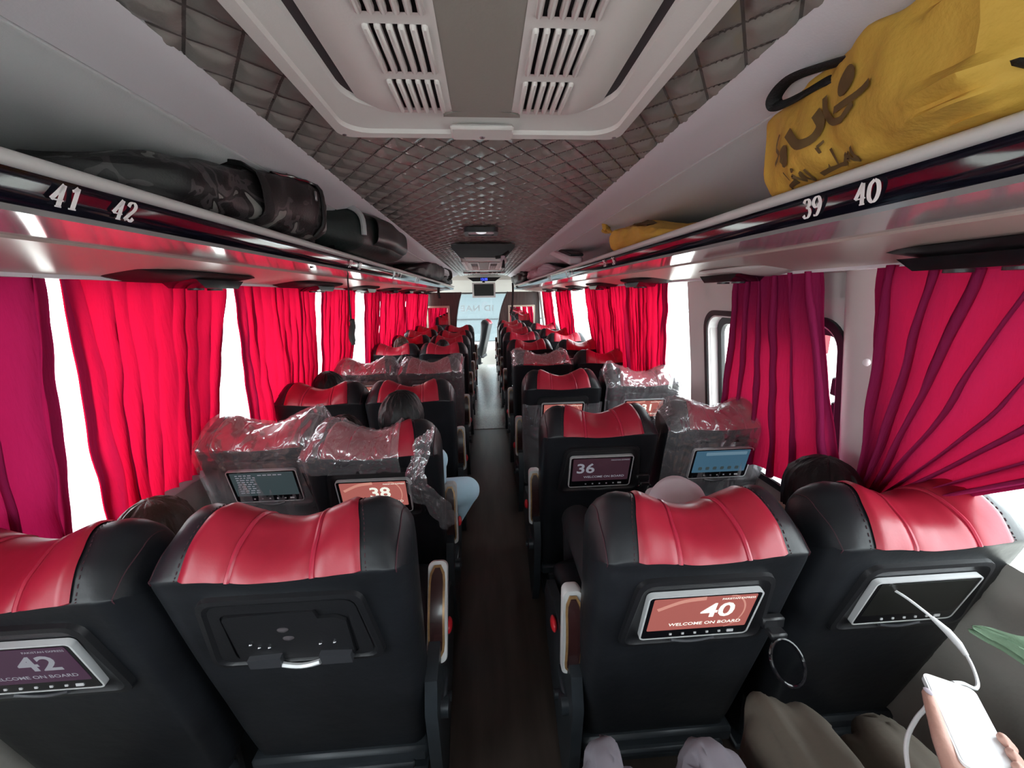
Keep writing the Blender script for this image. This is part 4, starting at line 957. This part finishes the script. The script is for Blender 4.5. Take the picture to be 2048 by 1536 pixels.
# large yellow carrier bag
t = thing('carrier_bag', (.75, .7, 1.745), 'large yellow cloth bag with brown lettering on the right rack', 'bag')
mb, fy = blob_bag(.36, .985, lambda v: interp([(0, .53), (.3, .535), (.55, .56), (.8, .60), (1, .645)], v), lambda v: .98, lambda v: 1.736, lambda v: interp([(0, 1.92), (.35, 1.925), (.6, 1.925), (.85, 1.915), (1, 1.885)], v), 12, nu=80, nv=80, wr=.017, sd=1, p=.45, endpow=.4, gather=1.)
mb.build('body', 'yellow_cloth', t)
def ysurf(y, z):
    v = (y-.36)/(.985-.36); best = None
    for k in range(60):
        p = fy(.30+.40*k/59, max(.01, min(.99, v)))
        if best is None or abs(p[2]-z) < abs(best[2]-z): best = p
    return best[0]
MY = lambda a, b, tt: (ysurf(a, b)-.0045, a, b)
YT = {'k1': ([(0.6105, 1.8387), (0.6464, 1.8328), (0.6945, 1.836)], .012), 'k2': ([(0.6418, 1.8255), (0.6655, 1.8133), (0.6952, 1.8204), (0.7184, 1.8427), (0.7255, 1.8693)], .011),
 'n': ([(0.7424, 1.8522), (0.7276, 1.8281), (0.7448, 1.8095), (0.782, 1.8156), (0.8175, 1.8481)], .017), 'p': ([(0.845, 1.8543), (0.8578, 1.8335), (0.8408, 1.8173), (0.8634, 1.8021)], .007),
 's': ([(0.664, 1.7735), (0.66, 1.7565), (0.6676, 1.7559), (0.6716, 1.7673), (0.6757, 1.7569), (0.6802, 1.7685), (0.6841, 1.7564), (0.7014, 1.7568), (0.7259, 1.7575), (0.7518, 1.7565)], .0055),
 'l': ([(0.7094, 1.7852), (0.7026, 1.7572)], .0055), 'f': ([(0.732, 1.7941), (0.724, 1.7586)], .0055), 'f2': ([(0.732, 1.7941), (0.7196, 1.8002)], .0055),
 't': ([(0.7766, 1.7719), (0.7749, 1.7578), (0.7834, 1.7566), (0.7879, 1.7699), (0.7946, 1.7577), (0.8071, 1.7697), (0.8105, 1.7599), (0.832, 1.7598), (0.8486, 1.7582), (0.8477, 1.747)], .0055), 't2': ([(0.8392, 1.7837), (0.832, 1.7598)], .005)}
for k, (pts, w_) in YT.items():
    pts = [(a*.95, 1.55+(b-1.55)*.962) for a, b in pts]; mb = MB(); pen(mb, pts, MY, w_*.9, w_, 0, 0, 4); mb.build('lettering', 'yellow_print', t)
for (y, z, ry, rz) in ((.667, 1.866, .021, .019), (.823, 1.808, .013, .019), (.806, 1.778, .004, .004)):
    y *= .95; z = 1.55+(z-1.55)*.962; mb = MB(); n = 20; vs = [MY(y, z, 0)]+[MY(y+ry*math.cos(2*PI*k/n), z+rz*math.sin(2*PI*k/n), 0) for k in range(n)]; mb.add(vs, [(0, 1+k, 1+(k+1) % n) for k in range(n)]); mb.build('lettering', 'yellow_print', t)
mb = MB()
for k in range(5):     # twisted ears at the tied mouth
    a = k*1.25; mb.tube(catmull([(.56, .52, 1.895), (.545+.01*math.cos(a), .47+.02*math.sin(a), 1.905), (.55+.02*math.cos(a), .42+.03*math.sin(a), 1.915)], 4), [.012+.002*j for j in range(9)], 8, flat=.4)
mb.build('tied_mouth', 'yellow_cloth', t)
for nm, pts, lab in (('a', [(.575, .62, 1.885), (.56, .70, 1.905), (.55, .76, 1.915), (.553, .80, 1.905), (.56, .80, 1.89), (.565, .76, 1.885), (.57, .70, 1.885), (.58, .64, 1.875)], 'black strap loop at the top edge of the large yellow bag'), ('b', [(.60, .57, 1.752), (.575, .52, 1.775), (.565, .47, 1.79), (.57, .43, 1.775), (.60, .42, 1.76), (.605, .48, 1.755), (.605, .55, 1.752)], 'black strap loop lying on the lip below the large yellow bag')):
    mb = MB(); mb.tube(catmull(pts, 6), .014, 8, flat=.35); tag(mb.build('strap', 'webbing', None, True, pts[0]), lab, 'strap')
# small yellow bag
t = thing('carrier_bag', (.75, 1.8, 1.745), 'small tied yellow bag farther along the right rack', 'bag')
mb, fy2 = blob_bag(1.32, 2.12, lambda v: .62, lambda v: .9, lambda v: 1.736, lambda v: interp([(0, 1.755), (.5, 1.84), (1, 1.875)], v), 15, wr=.022, sd=1, p=.7); mb.build('body', 'yellow_cloth', t)
mb = MB()
for k in range(6):
    a = k*1.05; mb.tube(catmull([(.66, 2.08, 1.85), (.64, 2.11, 1.875), (.64+.02*math.cos(a), 2.14+.04*math.cos(a), 1.885+.018*math.sin(a))], 4), [.010+.002*j for j in range(9)], 8, flat=.4)
mb.build('tied_mouth', 'yellow_cloth', t)
mb = MB(); mb.grid(lambda u, v: (lambda p: (p[0]-.003, p[1], p[2]+.003))(fy2(lerp(.30, .40, u), lerp(.30, .58, v))), 4, 10); mb.build('printed_band', 'yellow_print', t)
# pale box, bundle and black bag on the far right rack
t = thing('plastic_case', (.66, 3.1, 1.78), 'long pale pink plastic case tilted on the right rack', 'case')
R = Matrix.Rotation(.17, 3, 'X'); mb = MB(); mb.box((.645, 3.25, 1.85), (.10, .85, .055), R, ch=.012); mb.build('body', 'box_white', t)
mb = MB(); mb.box((.66, 3.25, 1.886), (.09, .80, .02), R, ch=.006); mb.build('dark_lid', 'black_plastic', t)
strap(t, [(.60, 3.66, 1.92), (.56, 3.75, 1.935), (.53, 3.72, 1.955)], .008, 'cord')
t = thing('cloth_bundle', (.7, 5.0, 1.745), 'pale lilac cloth bundle on the far right rack', 'bundle')
mb, f_ = blob_bag(4.2, 5.9, lambda v: .60, lambda v: .9, lambda v: 1.736, lambda v: 1.87, 18, wr=.035, sd=1, p=.8); mb.build('body', 'pale_cloth', t)
t = thing('holdall', (.7, 6.8, 1.745), 'black holdall beyond the lilac bundle on the right rack', 'bag')
mb, f_ = blob_bag(6.0, 7.9, lambda v: .52, lambda v: .88, lambda v: 1.736, lambda v: 1.90, 22, wr=.04, sd=1); mb.build('body', 'bag_black', t); strap(t, [(.55, 7.8, 1.78), (.56, 7.9, 1.6), (.54, 7.92, 1.3), (.5, 7.9, 1.2)], .02, 'hanging_strap')

# ------------------------------------------------------------------ people
def head_shapes(mb, c, yaw=0.):
    c = Vector(c); R = Matrix.Rotation(yaw, 3, 'Z')
    q = lambda *v: tuple(c+R @ Vector(v))
    mb.ball(q(0, -.012, .02), (.074, .094, .098), 18, 12, R); mb.ball(q(0, .028, -.05), (.056, .062, .066), 16, 10, R)
    mb.limb(q(0, .093, .01), q(0, .104, -.025), .011, .016, 10)
    mb.ball(q(0, .088, -.066), (.026, .012, .011), 10, 8, R)
    for s in (-1, 1): mb.ball(q(s*.084, -.012, -.012), (.012, .022, .034), 10, 8, R); mb.ball(q(s*.031, .083, .012), (.017, .010, .010), 10, 8, R)
    return R
def hair_mesh(c, R, seed, long_=0., grow=.0):
    c = Vector(c); mb = MB(); nu, nv = 72, 30
    def fn(u, v):
        th = v*PI*(.60+.16*long_); ph = 2*PI*u; d = Vector((math.sin(th)*math.cos(ph), math.sin(th)*math.sin(ph), math.cos(th)))
        front = max(0, d.y); th2 = th*(1-.36*front*min(1, v*1.4)); d = Vector((math.sin(th2)*math.cos(ph), math.sin(th2)*math.sin(ph), math.cos(th2)))
        rid = math.sin(min(th*1.3, PI/2))*.006*fbm(math.cos(ph)*9+seed, math.sin(ph)*9, th*1.5)+math.sin(min(th*1.3, PI/2))*.004*fbm(math.cos(ph)*24, math.sin(ph)*24+seed, th*3)
        r = Vector((.083+grow, .104+grow, .110+grow)); p = Vector((d.x*(r.x+rid), d.y*(r.y+rid)-.012, d.z*(r.z+rid)+.016))
        if long_ and th > 1.5: p.z -= long_*.12*(th-1.5)*(1 if d.y < .3 else .2)
        return tuple(c+R @ p)
    mb.grid(fn, nu, nv, True); return mb
def seated(label, head, seat, hair='hair_black', cloth='cloth_dark', knees=None, hands=None, long_=0., yaw=0., grow=0., tuck=0., cap=False, voxel=.014):
    x, y, z = seat; hc = Vector(head)
    t = thing('person', (x, y+.45, .0), label, 'person', 'seated passengers')
    mb = MB(); R = head_shapes(mb, hc, yaw)
    hip = Vector((x, y+.42, .57)); neck = hc+Vector((0, -.02, -.12)); chest = hc+Vector((0, .01, -.30)); chest.x = lerp(hc.x, x, .4)
    chest.z = max(chest.z, .70)
    mb.limb(hc+Vector((0, -.02, -.05)), neck+Vector((0, 0, -.06)), .05, .055)
    mb.ball(chest+Vector((0, .01, .02)), (.165, .105, .17), 20, 12); mb.limb(chest, hip, .125, .135)
    kn = knees or [(x-.11, y+.86, .55), (x+.11, y+.86, .55)]
    hd = hands or [(x-.045, y+.60, .66), (x+.045, y+.60, .66)]
    for s, k, h in ((-1, kn[0], hd[0]), (1, kn[1], hd[1])):
        k = Vector(k); h = Vector(h); sh = chest+Vector((s*.165, .0, .10)); el = Vector((lerp(sh.x, h.x, .3)+s*.04, lerp(sh.y, h.y, .45)-.02, min(sh.z, h.z)-.0+.02))
        mb.limb(chest+Vector((s*.08, 0, .12)), sh, .06, .062); mb.limb(sh, el, .055, .042); mb.limb(el, h, .042, .03)
        hh = hip+Vector((s*.09, 0, 0)); mb.limb(hh, k, .10, .072); fx = lerp(k.x, x+s*.09, tuck); mb.limb(k, (fx, k.y+.02, .13), .068, .048); mb.limb((fx, k.y+.01, .06), (fx, k.y+.15, .055), .045, .038)
        dr = (h-el).normalized(); mb.ball(h+dr*.04, (.035, .045, .02), 12, 8)
        for f in range(4): b = h+dr*.07+Vector(((f-1.5)*.017, 0, 0)); mb.limb(b, b+dr*.03+Vector((0, 0, -.012)), .009, .008, 8); mb.limb(b+dr*.03+Vector((0, 0, -.012)), b+dr*.04+Vector((0, 0, -.035)), .008, .007, 8)
        th = h+dr*.03+Vector((-s*.035, 0, 0)); mb.limb(th, th+dr*.035+Vector((-s*.015, 0, 0)), .010, .008, 8)
    me = remeshed(mb, 'body', voxel, 3); me.materials.clear(); me.materials.append(MATS[cloth]); me.materials.append(MATS['skin']); me.materials.append(MATS['bag_black'])
    H = [Vector(h) for h in hd]
    for p in me.polygons:
        c = p.center
        if c.z > hc.z-.125 or min((c-H[0]).length, (c-H[1]).length) < .075 and c.z > .45: p.material_index = 1
        elif c.z < .085: p.material_index = 2
    me.transform(Matrix.Translation(-Vector(t.location))); link('body', me, None, t)
    if cap:
        mb = MB(); c = hc+Vector((0, 0, .035))
        mb.grid(lambda u, v: tuple(c+Vector(((.088-.012*abs(math.sin(5*PI*u)))*math.sin(v*PI/2)*math.cos(2*PI*u), .112*math.sin(v*PI/2)*math.sin(2*PI*u), .105*math.cos(v*PI/2)-.01))), 48, 12, True); k = mb.build('cap', 'cap_white', t)
        mb = MB(); mb.tube([tuple(c+Vector((.034*math.cos(a), -.100, .048*math.sin(a)+.018))) for a in [PI*j/12 for j in range(13)]], .004, 6); mb.build('strap_arch', 'pale_cloth', k)
        mb = MB(); mb.grid(lambda u, v: tuple(c+Vector((.085*math.cos(PI*u)*(1-.15*v), .09*math.sin(PI*u)+.02+.075*v*math.sin(PI*u), -.006-.02*v))), 16, 4); mb.build('peak', 'cap_white', k)
    if not cap: hair_mesh(hc, R, len(label), long_, grow).build('hair', hair, t)
    return t
LAp, LWp = LA, LW
seated('passenger in pale blue clothes with short black hair in the second left row', (-.37, 1.665, 1.028), (-XL, LA[1], 0), cloth='cloth_blue', knees=[(-.46, 2.00, .55), (-.125, 1.88, .565)], hands=[(-.46, 1.85, .66), (-.38, 1.86, .68)], yaw=-.1, voxel=.012, tuck=.9, grow=.008)
seated('dark-haired passenger leaning between the film-wrapped seats of the second left row', (-.665, 1.78, .90), (-.93, LW[1], 0), yaw=-.2, long_=.4)
seated('passenger with a dark covered head in the third left window seat', (-.975, 2.44, .975), (-.96, LW[2], 0), long_=.8, grow=.012)
seated('brown-haired passenger low in the nearest left window seat', (-.93, 1.05, .895), (-.96, LW[0], 0), hair='hair_brown')
seated('dark-haired passenger in the fourth left window seat', (-.68, 3.35, .95), (-.93, LW[3], 0), long_=.2)
seated('brown-haired passenger in the fifth left window seat', (-.92, 4.36, 1.0), (-.95, LW[4], 0), hair='hair_brown')
seated('curly black-haired passenger in the fifth left aisle seat', (-.475, 4.34, .965), (-XL, LA[4], 0))
seated('passenger with long straight black hair in the nearest right window seat', (1.03, 1.06, .915), (.92, RW[0], 0), long_=1., grow=.014)
seated('slouched passenger in a white cap in the nearest right aisle seat', (.575, 1.05, .872), (.50, RA[0], 0), cap=True)
# rear bench and the two passengers on it, whose knees reach into view
t = thing('rear_bench', (0, -.1, 0), 'black rear bench seat behind the camera', 'bench')
mb = MB(); mb.box((.1, -.10, .40), (2.2, .72, .14), ch=.04); mb.build('cushion', 'black_leather', t)
mb = MB(); mb.box((.1, -.58, .78), (2.2, .16, .66), ch=.05); mb.build('backrest', 'black_leather', t)
mb = MB(); mb.box((.1, -.15, .165), (2.1, .5, .33)); mb.build('base', 'frame_metal', t)
def rear_person(label, cx, knees, cloth, head, hand=None, kr=.082, tr=.115):
    t = thing('person', (cx, .1, 0), label, 'person'); mb = MB(); hc = Vector(head); R = head_shapes(mb, hc)
    hip = Vector((cx, -.18, .58)); chest = Vector((cx, -.30, .98)); mb.limb(hc+Vector((0, -.02, -.05)), hc+Vector((0, -.04, -.2)), .05, .06); mb.ball(chest, (.18, .12, .2), 20, 12); mb.limb(chest, hip, .13, .15)
    H = []
    for s, k in ((-1, knees[0]), (1, knees[1])):
        k = Vector(k); hh = hip+Vector((s*.10, .02, 0)); mb.limb(hh, k, tr, kr); mb.limb(k, (k.x-.01, k.y+.02, .13), kr*.97, .07); mb.limb((k.x, k.y-.02, .06), (k.x, k.y+.12, .055), .045, .038)
        sh = chest+Vector((s*.18, 0, .12)); 
        if s < 0 and hand: el = Vector((cx-.24, -.02, .72)); h = Vector(hand)
        else: el = Vector((cx+s*.22, -.12, .72)); h = Vector((k.x+s*.02, .18, .70))
        mb.limb(chest+Vector((s*.08, 0, .13)), sh, .065, .065); mb.limb(sh, el, .058, .045); mb.limb(el, h, .045, .034); H.append(h)
        if not (s < 0 and hand):
            mb.ball(h+Vector((0, .05, -.01)), (.038, .05, .018), 12, 8)
            for f in range(4): b = h+Vector(((f-1.5)*.018, .09, -.012)); mb.limb(b, b+Vector((0, .04, -.02)), .009, .008, 8)
            mb.limb(h+Vector((-s*.035, .04, -.01)), h+Vector((-s*.055, .08, -.01)), .010, .008, 8)
    me = remeshed(mb, 'body', .013, 4); me.materials.clear(); me.materials.append(MATS[cloth]); me.materials.append(MATS['skin_light']); me.materials.append(MATS['bag_black'])
    for v in me.vertices:     # loose cloth folds running along the thighs and shins
        c = v.co
        if .12 < c.z < .75 and c.y > -.1: 
            w = abs(fbm(c.x*15, c.y*2.6, c.z*4+cx*7))*.060-.014+fbm(c.x*38, c.y*5, c.z*7)*.012; v.co += v.normal*w
    for p in me.polygons:
        c = p.center
        if c.z > hc.z-.13 or (min((c-h).length for h in H) < .12 and c.y > min(h.y for h in H)-.02 and c.z > .62): p.material_index = 1
        elif c.z < .08: p.material_index = 2
    me.transform(Matrix.Translation(-Vector(t.location))); link('body', me, None, t); hair_mesh(hc, R, 5).build('hair', 'hair_black', t); return t
pb = rear_person('passenger in brown trousers whose knees reach the nearest right seats', .82, [(.62, .615, .60), (.805, .56, .575)], 'cloth_brown', (.84, -.24, 1.34), hand=(.745, .36, .80))
rear_person('passenger in grey trousers whose knees show at the bottom edge', .33, [(.215, .575, .57), (.445, .565, .585)], 'cloth_grey', (.33, -.26, 1.34), kr=.07, tr=.10)
# phone in the hand, and the hand itself (child of the brown-trousered passenger)
pt = Vector((.821, .525, .852)); pbm = Vector((.742, .396, .832)); ax = (pt-pbm).normalized(); rt = Vector((.064, .017, .004)).normalized(); rt = (rt-ax*rt.dot(ax)).normalized(); up = rt.cross(ax)
ctr = pt-ax*.078
Mp = lambda a, b, c: tuple(ctr+rt*a+ax*b+up*c)
t = thing('phone', tuple(ctr), 'white mobile phone held over the brown trousers', 'phone')
mb = MB(); slab(mb, rrect(.070, .152, .010, 5), -.006, .003, Mp); mb.build('case', 'phone_white', t)
mb = MB(); slab(mb, rrect(.064, .146, .008, 5), .003, .0036, Mp); mb.build('screen', 'phone_white', t)
mb = MB()
mb.limb(Mp(-.005, -.105, -.030), Mp(.0, -.05, -.028), .030, .030, 14); mb.limb(Mp(-.02, -.10, -.028), Mp(-.018, -.05, -.024), .026, .024); mb.limb(Mp(.018, -.10, -.028), Mp(.02, -.05, -.026), .024, .022)
mb.limb(Mp(-.01, -.16, -.03), Mp(-.005, -.10, -.03), .028, .031)
mb.limb(Mp(-.035, -.085, -.020), Mp(-.044, -.045, -.006), .017, .0125, 12); mb.limb(Mp(-.044, -.045, -.006), Mp(-.042, .0, .0), .0125, .0105, 12); mb.limb(Mp(-.042, .0, .0), Mp(-.040, .032, .002), .0105, .0085, 12)
for k, (b, L) in enumerate(((-.015, .95), (-.036, 1.), (-.057, .93), (-.077, .78))):
    a0 = Mp(.012, b-.01, -.024); a1 = Mp(.038, b, -.020); a2 = Mp(.045, b+.003, -.002); a3 = Mp(.033*L+.002, b+.006, .0105)
    mb.limb(a0, a1, .0105, .0098, 10); mb.limb(a1, a2, .0098, .009, 10); mb.limb(a2, a3, .009, .0078, 10)
hm = remeshed(mb, 'hand', .0035, 4); hm.materials.clear(); hm.materials.append(MATS['skin_light']); hm.transform(Matrix.Translation(-Vector(pb.location))); h = link('hand', hm, None, pb); h['label'] = 'left hand gripping the white phone'
mb = MB(); c_ = Vector(Mp(-.0415, .030, .0105)); mb.ball(tuple(c_), (.0055, .008, .0025), 10, 6); mb.build('thumb_nail', 'pale_cloth', h)
# charging cables
t = thing('charging_cable', (.99, .74, .77), 'white charging cable arching from the dark screen to the phone', 'cable')
C1 = [(.965, .775, .83), (.955, .74, .85), (.965, .70, .845), (.985, .65, .822), (.985, .61, .80), (.965, .575, .785), (.92, .545, .80), (.865, .53, .835), tuple(Mp(.01, .08, -.002))]
mb = MB(); mb.tube(catmull(C1, 8), .0032, 8); mb.build('cord', 'cable_white', t)
q = catmull(C1, 8); mb = MB(); mb.tube([q[20], q[24], q[28], q[32]], [.0045, .0075, .0075, .0045], 10); mb.build('connector', 'cable_white', t)
t = thing('charging_cable', (.70, .45, .7), 'white cable drooping from the phone over the trousers', 'cable')
mb = MB(); mb.tube(catmull([tuple(Mp(-.03, .045, -.010)), (.765, .505, .822), (.745, .50, .805), (.715, .485, .785), (.69, .46, .77), (.665, .42, .755), (.655, .36, .73)], 8), .0034, 8); mb.build('cord', 'cable_white', t)
# green cloth corner at the right edge
mb = MB()
def gc(u, v):
    return (lerp(.962, 1.19, u), lerp(.60, .50, u)-.05*v*u+.006*fbm(u*6, v*5), .885-.05*v*min(1, u*3)+.012*u+.008*fbm(u*5, v*4, 3))
mb.grid(gc, 24, 10); n0 = len(mb.v); mb.v += [(a, b+.004, c-.012) for a, b, c in mb.v[:n0]]; mb.f += [tuple(i+n0 for i in f)[::-1] for f in mb.f[:]]
tag(mb.build('shawl', 'green_cloth', None, True, (1.1, .55, .84)), 'corner of a green cloth at the right edge of the photo', 'cloth')
# attendant seat beyond the right partition
t = bus_seat(.13, 9.25, -.40+.33, 'black attendant seat turned sideways beside the windscreen', 1, 0, None, rot=1.35)
mb = MB(); mb.box((.13, 9.5, -.2), (.4, .4, .40)); mb.build('plinth', 'frame_metal', None, False) if False else None
